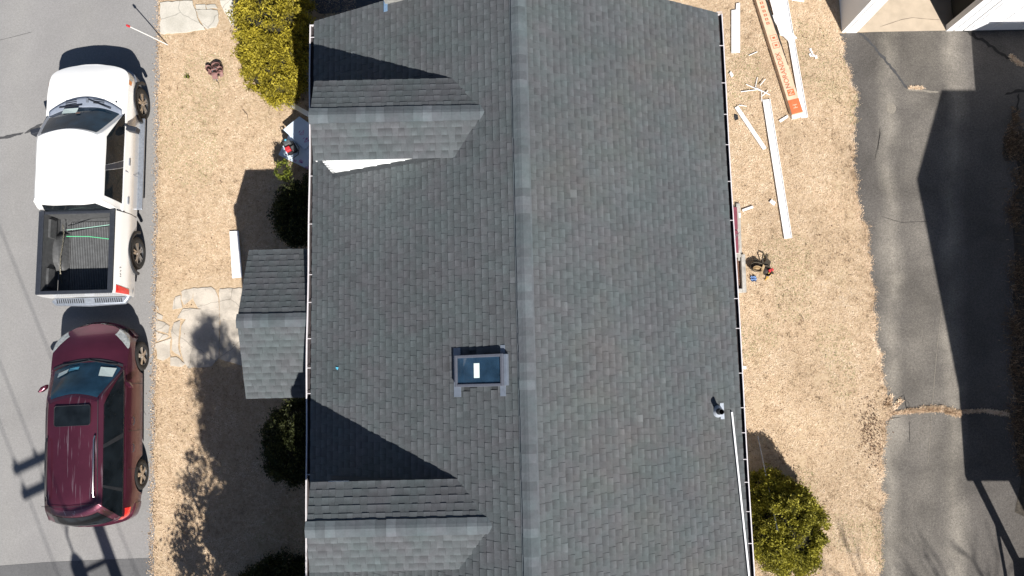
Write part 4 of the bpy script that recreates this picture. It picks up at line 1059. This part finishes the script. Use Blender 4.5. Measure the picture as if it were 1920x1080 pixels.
for sg in (1,-1):
    q=MB(); body_patch(q,bspec,[(-2.85,.42),(-2.74,.46),(-2.67,.93),(-2.85,.93)],.012,sg); obj('tail_light',q,M['red'],tk,40)
    q=MB(); q.box((sg*.985,.35,.45),(.13,2.25,.06)); q.box((sg*.93,.35,.42),(.08,2.0,.06)); obj('running_board',q,M['steel'],tk,bevel=.02)
    q=MB(); q.box((sg*1.10,.96,1.16),(.24,.12,.2),Matrix.Rotation(-sg*.25,3,'Z')); q.tube([(sg*.90,1.10,1.15),(sg*1.02,1.02,1.14)],.035,8); obj('mirror',q,M['darkblue'],tk,bevel=.025)
    for y in (.235,-.68):
        q=MB(); q.box((sg*.972,y,1.0),(.03,.17,.055)); obj('handle',q,M['steel'],tk,bevel=.01)
    for yw in (wf,wr):     # arch lip
        q=MB(); pts=[]
        for k in range(19):
            a=math.pi*k/18; pts.append((sg*.975,yw+.49*math.cos(a),.42+.49*math.sin(a)))
        q.tube(pts,.042,8); obj('arch_lip',q,M['black'],tk,60)
    for k,yw in enumerate((wf,wr)): wheel(tk,sg*.965,yw,.395,.25,sg,5,True)
q=MB(); q.box((0,-.2,.55),(1.46,5.2,.32)); q.box((0,1.9,.7),(1.4,1.0,.5)); obj('chassis',q,M['rubber'],tk)
q=MB()
for y0,z0,z1 in ((-.02,.52,1.14),): 
    q.slab([(.99,y0,z0+.05),(.99,y0+.012,z0+.05),(.948,y0+.012,z1),(.948,y0,z1)],(.006,0,0))
    q.slab([(.985,1.02,z0+.05),(.985,1.032,z0+.05),(.948,1.032,z1),(.948,1.02,z1)],(.006,0,0))
obj('door_gap',q,M['cowl'],tk)
q=MB(); q.box((0,-.975,.85),(1.9,.02,.62)); obj('cab_gap',q,M['black'],tk)
q=MB(); q.lathe([(0,.0),(.0,.018),(-.03,.016)],'z',(.70,1.63,1.19),12); obj('aerial_base',q,M['black'],tk)
L4=letters('4X4',.17,tk,M['black'],'lettering'); L4.rotation_euler=(0,math.radians(62),0); L4.location=(.915,-2.38,1.2)
L4.rotation_euler=(Matrix.Rotation(math.radians(68),4,'Y')@Matrix.Rotation(math.radians(90),4,'Z')).to_euler()
# loose things lying in the bed
Tm=Matrix.Translation(tk.location)@Matrix.Rotation(TT,4,'Z')
def inbed(name,mb,mat,label,cat,**kw):
    o=obj(name,mb,mat,None,40); o.matrix_world=Tm; return tag(o,label,cat,**kw)
q=MB(); q.tube([(-.50,-1.30,.86),(.05,-1.29,1.0),(.74,-1.27,1.20)],.008,6); inbed('strap',q,plain('pale_green_cord',(.35,.60,.50),.7),'pale green cord stretched straight across the front of the truck bed','cord')
q=MB(); q.tube([(-.50,-1.45,.86),(.1,-1.50,1.02),(.74,-1.62,1.20)],.009,6); inbed('strap',q,M['greenrope'],'bright green cord slanting across the truck bed','cord')
q=MB(); pts=[(-.52,-1.2,1.0),(-.50,-1.4,.98),(-.50,-1.65,1.0),(-.53,-1.95,1.02),(-.55,-2.2,.98),(-.60,-2.38,.86),(-.63,-2.5,.75)]
for a,b_ in zip(pts[:-1],pts[1:]):
    a=Vector(a);b_=Vector(b_); n=max(2,int((b_-a).length/.042))
    for k in range(n):
        c=a.lerp(b_,(k+.5)/n); d=(b_-a).normalized(); s_=Vector((1,0,.3)) if k%2 else Vector((.2,0,1)); s_.normalize()
        ring=[c+d*(.030*math.cos(t))+s_*(.014*math.sin(t)) for t in [i*math.pi/4 for i in range(9)]]; q.tube(ring,.006,5,cap=False)
inbed('chain',q,M['chain'],'rusty steel chain along the left side of the truck bed','chain')

# ---- maroon SUV
ST=math.radians(3.0)
sv=thing('suv',(-9.457,-.668,0),'maroon suv with faded roof parked behind the white pickup','suv',ST)
wf,wr=1.36,-1.35
sspec=dict(zbot=arch((wf,wr),.30,.34,.40),
 side=[(.2,.86),(.3,.885),(.5,.91),(.7,.915),(.85,.90),(1.0,.855),(1.1,.81)],
 plan=[(-2.36,.1),(-2.34,.40),(-2.28,.72),(-2.18,.88),(-2.0,.955),(-1.7,1),(1.2,1),(1.5,.985),(1.68,.94),(1.82,.85),(1.93,.72),(2.03,.54),(2.09,.37),(2.12,.2),(2.13,.05)],
 shoulder=[(-2.36,.98),(-2.0,1.02),(0,1.02),(1.1,1.0),(1.5,.93),(1.8,.85),(2.0,.78),(2.13,.72)],
 crown=[(-2.3,.01),(.9,.02),(1.2,.07),(1.6,.10),(1.9,.09),(2.13,.06)])
ys=[-2.36,-2.35,-2.34]+frange(-2.32,-1.9,12)+frange(-1.87,1.55,68)+frange(1.58,2.13,20)
b=MB(); car_body(b,sspec,ys,12,12); obj('body',b,M['suv'],sv,40)
def sring(z,yf,ya,w,wa,yr,br): return [(0,yf,z),(w*.5,yf-.04,z),(wa,ya,z),(w,ya-.14,z),(w,(ya+yr)/2-.1,z),(w*.985,yr+.30,z),(w*.90,yr+br,z),(w*.5,yr+.03,z),(0,yr,z)]
sg_=House_of_glass([sring(1.0,1.30,1.10,.84,.77,-2.33,.14),sring(1.10,1.15,.96,.80,.73,-2.32,.14),sring(1.55,.62,.50,.63,.555,-2.06,.15),sring(1.64,.47,.36,.53,.475,-1.93,.13)])
b=MB(); sg_.shell(b,.055,tone=2.0); obj('cabin',b,M['suv'],sv,50)
q=MB()
for s in (1,-1): sg_.patch(q,[(0,.35),(1.93,.35),(1.90,2.55),(0,2.55)],.006,s)
ws=obj('windscreen',q,M['wsglass'],sv,60)
for s in (1,-1):
    q=MB(); sg_.patch(q,[(2.60,.75),(5.45,.75),(5.38,2.12),(3.1,2.12)],.006,s,24); sw=obj('side_window',q,M['glass'],sv,60)
    q=MB()
    sg_.patch(q,[(2.5,.60),(5.5,.60),(5.48,.78),(2.5,.78)],.010,s,24); obj('belt_trim',q,M['chrome'],sw,60)
    for u in (3.75,4.55):
        q=MB(); sg_.patch(q,[(u,.75),(u+.06,.75),(u+.06,2.12),(u,2.12)],.0075,s,2)
        obj('window_pillar',q,M['black'],sw,60)
q=MB()
for s in (1,-1): sg_.patch(q,[(6.35,.75),(8,.75),(8,1.90),(6.45,1.90)],.006,s)
obj('rear_window',q,M['glass'],sv,60)
def on_srf(x,y,off): return on_ws(x,y,off,sg_,2.0)
q=MB(); q.poly([on_srf(x,y,.03) for x,y in ((.33,1.10),(.66,1.06),(.64,.86),(.36,.90))]); obj('paper',q,M['paper'],ws,fix=False)
q=MB(); q.poly([on_srf(x,y,.03) for x,y in ((-.58,1.0),(-.36,1.09),(-.37,1.0),(-.56,.90))]); obj('paper',q,M['paper'],ws,fix=False)
q=MB(); q.poly([on_srf(x,y,.03) for x,y in ((-.35,1.10),(-.14,1.13),(-.14,1.07),(-.35,1.03))]); obj('parking_card',q,M['bluepaper'],ws,fix=False)
q=MB(); z=1.703
def rrect(x0,x1,y0,y1,r,z):
    P=[]
    for cx,cy,a0 in ((x1-r,y1-r,0),(x0+r,y1-r,90),(x0+r,y0+r,180),(x1-r,y0+r,270)):
        for k in range(6): a=math.radians(a0+18*k); P.append(Vector((cx+r*math.cos(a),cy+r*math.sin(a),z)))
    return P
q.slab(rrect(-.36,.40,-.135,.285,.05,z-.03),(0,0,.027)); sr=obj('sunroof',q,M['glass'],sv)
q=MB(); P=rrect(-.365,.405,-.14,.29,.05,z-.001); q.tube(P+[P[0]],.006,5); obj('seal',q,M['black'],sr)
for s in (1,-1):
    q=MB(); q.tube([(s*.51,-.38,1.69),(s*.51,-.46,1.735),(s*.51,-1.0,1.745),(s*.50,-1.56,1.735),(s*.495,-1.66,1.69)],.019,8); obj('roof_rail',q,M['chrome'] if s>0 else M['black'],sv,40)  # sun highlight put in as a chrome right rail, left rail black
    q=MB(); q.tube([(s*.545,.38,1.655),(s*.555,-.3,1.672),(s*.545,-1.7,1.64)],.008,5); obj('drip_moulding',q,M['black'],sv,40)
    q=MB(); body_patch(q,sspec,[(1.50,1.02),(1.93,.70),(2.035,.86),(1.85,1.30)],.008,s,10,8); obj('headlight',q,M['lens'],sv,60)
    q=MB(); body_patch(q,sspec,[(-2.27,.62),(-2.0,.70),(-2.0,.99),(-2.24,.99)],.012,s); obj('tail_light',q,M['red'],sv,60)
    q=MB(); q.slab([(s*.86,.80,1.03),(s*.98,.74,1.06),(s*1.06,.62,1.06),(s*.98,.62,1.05),(s*.88,.70,1.03)],(0,0,.13)); obj('mirror',q,M['suv'],sv,bevel=.03)
    for y in (-.12,-.42-.3):
        q=MB(); q.tube([(s*.915,y+.09,.83),(s*.945,y+.05,.84),(s*.945,y-.05,.84),(s*.915,y-.09,.83)],.013,6); obj('handle',q,M['chrome'],sv,40)
    for yw in (wf,wr): wheel(sv,s*.915,yw,.345,.22,s,5)
q=MB(); G=[]
for j in range(4):
    k=j/3; row=[]
    for i in range(-12,13):
        x=i/12*.78; y0=1.265-.17*(abs(x)/.78)**2; row.append(Vector((x,y0+.055*k,1.063-.03*(abs(x)/.78)**2-.006*k)))
    G.append(row)
q.grid(G); cw=obj('cowl',q,M['black'],sv,60)
q=MB(); q.tube([(-.55,1.20,1.085),(.02,1.27,1.09)],.010,6); q.tube([(.05,1.28,1.09),(.68,1.14,1.085)],.010,6); obj('wiper',q,M['black'],cw)
for s in (1,-1):
    q=MB(); body_patch(q,sspec,[(2.06,.72),(2.128,.72),(2.128,1.08),(2.07,1.02)],.012,s); gr=obj('grille',q,M['chrome'],sv,60)
q=MB()
for x in (-.2,-.1,0,.1,.2): q.box((x,2.145,.63),(.05,.03,.09))
obj('grille_slot',q,M['black'],gr)
fr=dict(sspec); fr['plan']=[(y+.06 if y>1.3 else y,w*1.01) for y,w in sspec['plan']]; fr['shoulder']=[(-3,.55),(3,.55)]; fr['zbot']=lambda y:.26; fr['crown']=[(-3,0),(3,0)]
q=MB(); car_body(q,fr,frange(1.82,2.10,10)+[2.14,2.17,2.19],6,4); obj('front_bumper',q,M['suv'],sv,40)
q=MB(); rb_=dict(sspec); rb_['shoulder']=[(-3,.62),(3,.62)]; rb_['zbot']=lambda y:.28; rb_['crown']=[(-3,0),(3,0)]; rb_['plan']=[(y-.06,w*1.01) for y,w in sspec['plan']]
car_body(q,rb_,[-2.42,-2.40,-2.38]+frange(-2.36,-1.95,10),6,4); obj('rear_bumper',q,M['suv'],sv,40)
q=MB(); q.box((0,0,.45),(1.35,4.0,.34)); obj('chassis',q,M['rubber'],sv)
q=MB()
for y in (.72,-.34,-1.18): q.slab([(.945,y,.36),(.945,y+.010,.36),(.886,y+.010,1.0),(.886,y,1.0)],(.004,0,0))
obj('door_gap',q,M['black'],sv)
q=MB(); q.tube([(-.6,-1.80,1.70),(0,-1.835,1.708),(.6,-1.80,1.70)],.006,5); obj('hatch_gap',q,M['black'],sv)

# ------------------------------------------------------------------ small things
def board(name, pix, h, mat, label, cat, group=None, z=.02):
    mb=MB(); mb.prism([at(x,y,z) for x,y in pix],h); return tag(obj(name,mb,mat,bevel=.004),label,cat,group)
board('trim_board',[(431,434),(448,433),(455,520),(436,522)],.03,M['trim'],'short wide white board lying on the front lawn beside the porch','board')
board('trim_board',[(1371,20),(1379,19),(1380,7),(1387,6),(1387,99),(1371,100)],.03,M['trim'],'white notched board lying closest to the top right house corner','board')
def channel(name, a, b, wd, label, cat, z=.02, hgt=.045, group=None):
    A=at(*a,z); B=at(*b,z); d=(B-A).normalized(); n=Vector((-d.y,d.x,0)); mb=MB()
    mb.slab([A+n*wd/2,B+n*wd/2,B-n*wd/2,A-n*wd/2],(0,0,.012)); 
    for s in (1,-1): mb.slab([A+n*s*wd/2,B+n*s*wd/2,B+n*s*(wd/2-.012),A+n*s*(wd/2-.012)],(0,0,hgt))
    return tag(obj(name,mb,M['trim']),label,cat,group)
channel('trim_channel',(1436,187),(1477,447),.19,'longest white trim length lying along the right lawn','trim')
channel('trim_channel',(1380,201),(1433,280),.095,'short white trim offcut slanting across the right lawn','trim')
channel('trim_channel',(1463,-40),(1508,221),.16,'white trim length lying along the right side of the cardboard box','trim')
b_=MB(); b_.prism([at(x,y,.065) for x,y in ((1440,-10),(1466,-10),(1478,55),(1494,72),(1484,78),(1478,78),(1468,68),(1462,66),(1456,48),(1446,32),(1450,28))],.03)
tag(obj('trim_sheet',b_,M['trim']),'wide bent white sheet across the top of the trim pile','trim')
board('trim_scrap',[(1482,-8),(1508,-4),(1507,4),(1484,1)],.02,M['trim'],'white scrap at the top edge beyond the trim pile','scrap')
board('trim_scrap',[(1391,393),(1411,386),(1412,390),(1392,397)],.03,M['trim'],'narrow white offcut lying beside the bulkhead top','scrap')
board('trim_scrap',[(1446,374),(1454,380),(1451,386),(1442,379)],.03,M['trim'],'small white block left of the longest trim length','scrap')
board('trim_scrap',[(1370,134),(1375,142),(1371,146),(1367,138)],.03,M['trim'],'tiny white scrap near the right gutter below the notched board','scrap')
board('trim_scrap',[(1460,226),(1476,216),(1478,220),(1463,230)],.02,M['trim'],'white strip by the printed end of the cardboard box','scrap')
board('trim_scrap',[(1384,399),(1388,400),(1388,408),(1384,408)],.03,M['trim'],'small white piece on the bulkhead kerb','scrap',z=.08)
A=at(1370,457,.80);B=at(1384,437,.58); b_=MB(); n=Vector((.05,.04,0)); b_.slab([A-n,A+n,B+n,B-n],(0,0,.014)); tag(obj('trim_scrap',b_,M['trim']),'white strip lying across the maroon bulkhead doors','scrap')
b_=MB(); b_.prism([at(x,y,.003) for x,y in ((1377,214),(1383,216),(1384,224),(1378,226),(1376,221))],.02); tag(obj('rag',b_,M['black']),'black scrap beside the short trim offcut','scrap')
for x,y,l in ((1526,103,.10),(1519,93,.08),(1531,99,.07)):
    pass
b_=MB()
for k in range(7):
    c=at(1526+random.uniform(-7,7),99+random.uniform(-9,9),.02); b_.box(c,(random.uniform(.03,.08),random.uniform(.03,.06),.02),Matrix.Rotation(random.random()*3,3,'Z'))
tag(obj('torn_paper',b_,M['trim']),'torn white paper bits on the lawn right of the trim pile','litter',kind=None)
for i,((x0,y0),(x1,y1)) in enumerate((((1420,145),(1416,165)),((1399,158),(1430,172)),((1389,172),(1420,168)),((1440,170),(1429,180)),((1428,172),(1428,190)),((1435,148),(1425,160)),((1418,165),(1444,178)))):
    b_=MB(); b_.tube([at(x0,y0,.03+.006*i),at((x0+x1)/2,(y0+y1)/2,.035+.006*i),at(x1,y1,.03+.006*i)],.010,6)
    tag(obj('trim_sliver',b_,M['trim']),'thin white trim sliver in the heap above the longest trim length','offcut','trim slivers in a heap')
for (x0,y0),(x1,y1),lb in (((1404,104),(1420,97),'thin white sliver alone between notched board and cardboard box'),((1385,197),(1400,199),'thin white curl above the short slanting offcut')):
    b_=MB(); b_.tube([at(x0,y0,.03),at(x1,y1,.03)],.009,6); tag(obj('trim_sliver',b_,M['trim']),lb,'offcut')
# long cardboard box
bx=thing('cardboard_box',at(1495,216,0).to_tuple(),'long tan cardboard box with orange printed end on the right lawn','box')
A=at(1496,213,.16);B=at(1424,-15,.16); d=(B-A); LB=d.length+.9; d.normalize(); ang=math.atan2(d.y,d.x); bx.location=(A.x,A.y,0); bx.rotation_euler=(0,0,ang)
q=MB(); BW=.285; q.box((LB/2,0,.075),(LB,BW,.15)); obj('carton',q,M['card'],bx,bevel=.006)
q=MB(); q.box((.20,0,.1515),(.36,BW-.004,.003)); obj('end_print',q,M['orange'],bx)
q=MB(); q.box((-.035,0,.05),(.07,BW*.92,.1)); obj('end_flap',q,M['trim'],bx)
q=MB(); pts=[]
for k in range(26):
    x=1.25+k*.1; wq=.012+.05*min(1,k/14)*(1 if k<20 else .8); pts.append((x,-BW/2+wq+random.uniform(-.006,.006)))
q.add([(x,-BW/2-.001,.1525) for x,_ in pts]+[(x,y,.1525) for x,y in pts],[(i,i+1,len(pts)+i+1,len(pts)+i) for i in range(len(pts)-1)]); obj('open_seam',q,M['interior'],bx,fix=False)
t=letters('NORANDEX',.17,bx,M['print']); t.location=(1.15,.02,.1525)
q=MB()
for p in ([(.50,-.085),(.58,-.085),(.58,.085),(.50,.085)],): pass
q.box((.56,.0,.1522),(.16,.17,.002)); obj('emblem',q,M['orange'],bx)
t=letters('N',.17,bx,M['card']); t.location=(.56,0,.1545)
t=letters('H',.16,bx,M['card']); t.location=(.20,.0,.1545)
q=MB()
for cx in (1.82,2.02):
    for a,b2,c,e in ((-.07,-.08,.14,.012),(-.07,.08,.14,.012)): q.box((cx,b2,.152),(c,.010,.002))
    for s in (-.07,.07): q.box((cx+s,0,.1518),(.010,.16,.002))
    q.box((cx,.0,.152),(.05,.07,.002))
for k in range(7): q.box((2.42+.11*k,.03,.152),(.06,.08,.002)); q.box((2.42+.11*k,.03,.1524),(.03,.03,.002),mi=1)
obj('printed_marks',q,[M['print'],M['card']],bx)
# drain pipe lengths lying on the roof edge
A=hl(at(1369,772,ZE+.03)); B=hl(at(1404,1090,ZE+.0)); A.z=zroof(A.x)+.015; B.z=zroof(B.x)+.015
mb=MB(); n=Vector((.05,0,-.02)); B=B+(B-A)*.3; mb.slab([A-n*.36,A+n*.36,B+n*.36,B-n*.36],(0,0,.05))
o=obj('trim_length',mb,M['trim'],None,bevel=.006); o.location=(HX,0,0); o.rotation_euler=(0,0,HRZ); tag(o,'long white trim length resting on the right roof edge by the vent pipe','trim')
sp_=MB(); A=at(1390,689,2.2); sp_.slab([at(1385,687,3.25),at(1398,687,3.25),at(1398,692,3.25),at(1385,692,3.25)],(0,0,.05))
o=obj('downspout_outlet',sp_,M['trim'],house); o.matrix_parent_inverse=(Matrix.Translation(house.location)@Matrix.Rotation(HRZ,4,'Z')).inverted()
# debris fleck on roof
fk=MB(); c=hl(at(633,691,ZE+.27)); c.z=zroof(c.x)+.015; fk.add([c+Vector((-.03,.03,0)),c+Vector((.03,.02,.02)),c+Vector((.01,-.03,.006)),c+Vector((-.02,-.01,.02))],[(0,1,2,3)])
o=obj('plastic_scrap',fk,M['bluepaper'],fix=False); o.location=(HX,0,0); o.rotation_euler=(0,0,HRZ); tag(o,'tiny pale blue plastic scrap on the left roof slope','scrap')
# driveway marker stake leaning out over the road
st=thing('marker_stake',at(316,84,0).to_tuple(),'thin white reflector stake with red tip leaning over the road edge','marker stake')
tip=at(237,47,1.22)-Vector(st.location); q=MB(); q.tube([(0,0,-.05),tuple(tip*.5),tuple(tip*.93)],.013,8); obj('rod',q,M['stake'],st,40)
q=MB(); q.tube([tuple(tip*.93),tuple(tip*.96),tuple(tip)],[.028,.032,.02],8); obj('reflector',q,M['redplastic'],st,40)
# tool pouches
def pouch(mb, c, rx, ry, h, rot, mi=0, open_=True, mi2=1):
    R=Matrix.Rotation(rot,3,'Z'); n=12; rings=[]
    for z,k in ((0,.75),(h*.4,1.0),(h,1.08)):
        rings.append([R@Vector((rx*k*math.cos(2*math.pi*i/n),ry*k*math.sin(2*math.pi*i/n)*(1 if math.sin(2*math.pi*i/n)>0 else .7),z))+Vector(c) for i in range(n)])
    mb.add([p for r in rings for p in r],[(j*n+i,j*n+(i+1)%n,(j+1)*n+(i+1)%n,(j+1)*n+i) for j in range(2) for i in range(n)],mi)
    mb.poly([p-Vector((0,0,h*.45)) for p in rings[2]],mi2)
tb=thing('tool_belt',at(405,132,0).to_tuple(),'brown leather tool belt with pouches dropped on the front lawn','tool belt',.1)
q=MB(); ring=[(.19*math.cos(a)*(1+.08*math.sin(3*a)),.20*math.sin(a)+.02,.05+.03*math.sin(2*a)) for a in [k*2*math.pi/28 for k in range(27)]]
G=[[Vector(p)+Vector((0,0,z)) for z in (-.03,.03)] for p in ring]; q.grid(G); obj('belt',q,M['leatherdark'],tb,60,solid=.008)
q=MB(); pouch(q,(.0,-.10,.02),.11,.08,.14,.2); pouch(q,(-.13,.0,.02),.07,.10,.13,.5); pouch(q,(.13,-.06,.02),.075,.09,.14,-.5); pouch(q,(.04,.08,.02),.10,.07,.12,.1)
obj('pouch',q,[M['leather'],M['leatherdark']],tb,60,solid=.006)
for fl_p in ([(-.08,-.24,.05),(.06,-.25,.04),(.07,-.13,.15),(-.06,-.12,.16)],[(.11,-.22,.05),(.2,-.18,.05),(.20,-.08,.14),(.13,-.06,.15)],[(-.18,-.1,.06),(-.10,-.16,.07),(-.06,-.06,.16),(-.14,.0,.16)],[(-.05,.14,.13),(.12,.10,.14),(.17,.15,.08),(-.02,.22,.07)]):
    q=MB(); q.slab(fl_p,(0,0,.01)); obj('flap',q,M['leather'],tb,bevel=.004)
q=MB(); q.tube([(-.02,.02,.10),(.05,-.03,.17)],.012,7); q.tube([(-.05,.0,.1),(-.03,-.08,.16)],.01,7); q.tube([(.02,-.24,.04),(.025,-.28,.03)],.01,6); q.tube([(-.04,-.24,.04),(-.05,-.27,.03)],.01,6); obj('hand_tool',q,M['steel'],tb,40)
tg=thing('tool_bag',at(1424,506,0).to_tuple(),'open dark canvas tool bag with tan pouch on the right lawn','tool bag',-.5)
q=MB(); pouch(q,(-.10,-.02,.01),.17,.13,.16,.3); pouch(q,(.13,.02,.01),.13,.12,.15,-.6); obj('pouch',q,[M['canvas'],M['leatherdark']],tg,60,solid=.007)
for fl_p in ([(.0,.10,.12),(.16,.12,.12),(.14,.30,.05),(.02,.34,.04)],[(-.24,.08,.12),(-.12,.12,.13),(-.14,.2,.08),(-.24,.18,.08)]):
    q=MB(); q.slab(fl_p,(0,0,.012)); obj('flap',q,M['canvas'],tg,bevel=.004)
q=MB(); pouch(q,(-.08,-.05,.06),.11,.075,.12,.3,0,True,0); q.slab([(.03,-.16,.15),(.08,-.15,.15),(.04,.1,.17),(-.02,.12,.17)],(0,0,.008)); obj('inner_pocket',q,M['tan'],tg,60,solid=.006)
q=MB(); pts=[(-.02,.16,.1),(-.10,.24,.16),(-.12,.33,.14),(-.04,.37,.09),(.02,.30,.06)]; q.tube(pts,.016,7); q.tube([(.02,.33,.05),(.0,.42,.03)],.014,6); obj('strap',q,M['canvas'],tg,40)
q=MB(); q.box((.22,.09,.12),(.07,.12,.05),Matrix.Rotation(-.6,3,'Z')); obj('red_tool',q,M['redplastic'],tg,bevel=.01)
q=MB(); q.tube([(.20,.0,.10),(.28,.03,.10),(.30,.08,.08)],.022,8); q.tube([(.2,-.03,.06),(.24,-.12,.03),(.22,-.17,.03)],.012,7); q.tube([(.22,-.04,.06),(.28,-.1,.03)],.010,7); obj('yellow_grip',q,M['yellow'],tg,40)
q=MB(); q.box((.29,.045,.12),(.04,.05,.05)); obj('tape_measure',q,M['black'],tg,bevel=.01)
cl=MB(); c=at(1412,523,0)
G=[[c+Vector((-.07+.14*i/8+.01*math.sin(j*2+i),-.07+.14*j/8+.01*math.sin(i*1.7),.04+.025*math.sin(i*1.4+j*.9)+.02*math.cos(j*1.8))) for i in range(9)] for j in range(9)]
cl.grid(G); tag(obj('rag',cl,M['blue'],None,60),'crumpled blue rag touching the canvas tool bag','rag')
# foam boards by the arborvitae, compressor on them
def foam(pix, zs, label, marks):
    t=thing('foam_board',at(pix[0][0],pix[0][1],0).to_tuple(),label,'foam board'); o=Vector(t.location)
    P=[at(x,y,z)-o for (x,y),z in zip(pix,zs)]; nrm=(P[1]-P[0]).cross(P[3]-P[0]).normalized(); 
    if nrm.z<0: nrm=-nrm
    q=MB(); q.slab([p-nrm*.04 for p in P],tuple(nrm*.04)); obj('sheet',q,M['foam'],t,bevel=.003)
    def loc(u,v): return (P[0]*(1-u)+P[1]*u)*(1-v)+(P[3]*(1-u)+P[2]*u)*v
    q=MB()
    for (u,v,su,sv,mi) in marks:
        c=[loc(u-su,v-sv),loc(u+su,v-sv),loc(u+su,v+sv),loc(u-su,v+sv)]; q.slab([p+nrm*.001 for p in c],tuple(nrm*.002),mi)
    obj('pink_print',q,[M['pink'],M['purple']],t)
    c=(P[0]+P[1]+P[2]+P[3])/4; h=c.z-.05; q=MB(); q.box((c.x+.1,c.y,h/2-.005),(.25,.3,h)); obj('support_block',q,M['wood'],t); return t
def cluster(u,v,n,r,seed):
    R=random.Random(seed); out=[]
    for k in range(n):
        a=R.random()*6.28; d=r*math.sqrt(R.random()); out.append((u+d*math.cos(a),v+d*math.sin(a)*.7,R.uniform(.008,.02),R.uniform(.006,.014),0))
    return out
foam([(561,218),(531,243),(571,280),(605,248)],(.34,.34,.32,.32),'upper pale blue foam board tucked under the left gutter',cluster(.55,.50,26,.13,1)+[(.62,.78,.028,.028,1),(.62,.78,.07,.014,0),(.55,.88,.07,.01,0),(.68,.7,.05,.01,0)]+cluster(.7,.85,14,.09,2))
foam([(541,253),(522,290),(587,322),(612,285)],(.26,.24,.22,.24),'lower pale blue foam board carrying the compressor',[(.86,.62,.028,.026,1)]+cluster(.84,.60,16,.08,3)+cluster(.93,.82,22,.09,4)+cluster(.9,.45,8,.05,6))
cp=thing('air_compressor',at(546,279,.29).to_tuple(),'red and black portable compressor sitting on the lower foam board','compressor',.5)
cp.scale=(.85,.85,.85)
q=MB(); q.tube([(-.06,-.2,.1),(-.06,-.17,.1),(-.06,.15,.1),(-.06,.18,.1)],[.04,.085,.085,.04],14); q.tube([(.09,-.2,.09),(.09,-.17,.09),(.09,.13,.09),(.09,.16,.09)],[.035,.075,.075,.035],14); obj('tank',q,M['black'],cp,40)
q=MB(); q.box((-.06,-.06,.22),(.15,.14,.12)); obj('motor_cover',q,M['redplastic'],cp,bevel=.02)
q=MB(); q.box((-.0,.12,.2),(.2,.13,.14)); q.box((.08,-.1,.19),(.11,.16,.1)); obj('pump_head',q,M['liner'],cp,bevel=.02)
q=MB(); q.tube([(-.1,.2,.15),(-.08,.2,.33),(.08,.2,.33),(.1,.2,.15)],.014,8); q.tube([(.13,.0,.2),(.2,.05,.12),(.22,-.1,.06),(.1,-.26,.03),(-.1,-.28,.03)],.011,7); obj('handle',q,M['black'],cp,40)
q=MB(); q.lathe([(0,.03),(.03,.03),(.03,0)],'z',(.0,.19,.28),12); obj('gauge',q,M['bluepaper'],cp)
# plank leaning from shrub to eave, grey steel pole on the evergreen
A=at(539,192,.25);B=at(586,219,1.1); q=MB(); d=(B-A).normalized(); n=Vector((-d.y,d.x,0)).normalized()*.055
q.slab([A-n,A+n,B+n,B-n],(0,0,.02)); tag(obj('plank',q,M['trim']),'white plank leaning from the green shrub up under the left gutter','plank')
A=at(1421,818,.08); B=at(1458,995,1.62); q=MB(); q.tube([A,B],.013,8); tag(obj('metal_rod',q,M['steel'],None,40),'thin grey metal rod lying over the rounded evergreen bush','rod')
for px,py,l in ((455,205,.35),(405,150,.2),(1500,590,.2)):
    c=at(px,py,.03); q=MB(); q.tube([c,c+Vector((l*.35,-l*.4,.0)),c+Vector((l*.45,-l,0))],[.008,.006,.003],5); tag(obj('twig',q,M['bark']),{455:'dry twig on the front lawn below the tool belt',405:'short dry stem touching the leather tool belt',1500:'dry twig on the right lawn below the tool bag'}[px],'twig')
tr2=MB(); c=at(518,855,.5); tr2.box(c,(.06,.05,.02)); 
c=at(352,144,.03); 
shrub('weed_tuft','tiny green weed on the front lawn left of the tool belt','weed',at(353,145,0).to_tuple(),[(0,0,.03,.07,.05,.03,8,14,.03)],'sprout',.03,14,((0,0),),.03,toneb=.4)

# ------------------------------------------------------------------ camera, light, sky
cam=bpy.data.cameras.new('camera'); co=bpy.data.objects.new('camera',cam); COL.objects.link(co)
co.location=(0,0,CH); co.rotation_euler=(CT,0,0); cam.sensor_width=36; cam.lens=36*CF/1920; cam.clip_end=3000; cam.clip_start=.1
sc.camera=co
SD=Vector((-.40,.92,-1.0)).normalized()
sun=bpy.data.lights.new('sun','SUN'); sun.energy=5.0; sun.angle=math.radians(.53); sun.color=(1,.955,.89)
so=bpy.data.objects.new('sun',sun); COL.objects.link(so); so.rotation_euler=SD.to_track_quat('-Z','Y').to_euler()
w=bpy.data.worlds.new('World'); sc.world=w; w.use_nodes=True; nt=w.node_tree
sky=nt.nodes.new('ShaderNodeTexSky'); sky.sky_type='NISHITA'; sky.sun_disc=False; sky.air_density=.75; sky.dust_density=.3
sky.sun_elevation=math.asin(-SD.z); sky.sun_rotation=math.atan2(-SD.x,-SD.y)
bg=nt.nodes['Background']; bg.inputs[1].default_value=.05; nt.links.new(sky.outputs[0],bg.inputs[0])
vs=sc.view_settings; vs.view_transform='Standard'; vs.look='None'; vs.gamma=1; vs.exposure=.72; vs.use_curve_mapping=False
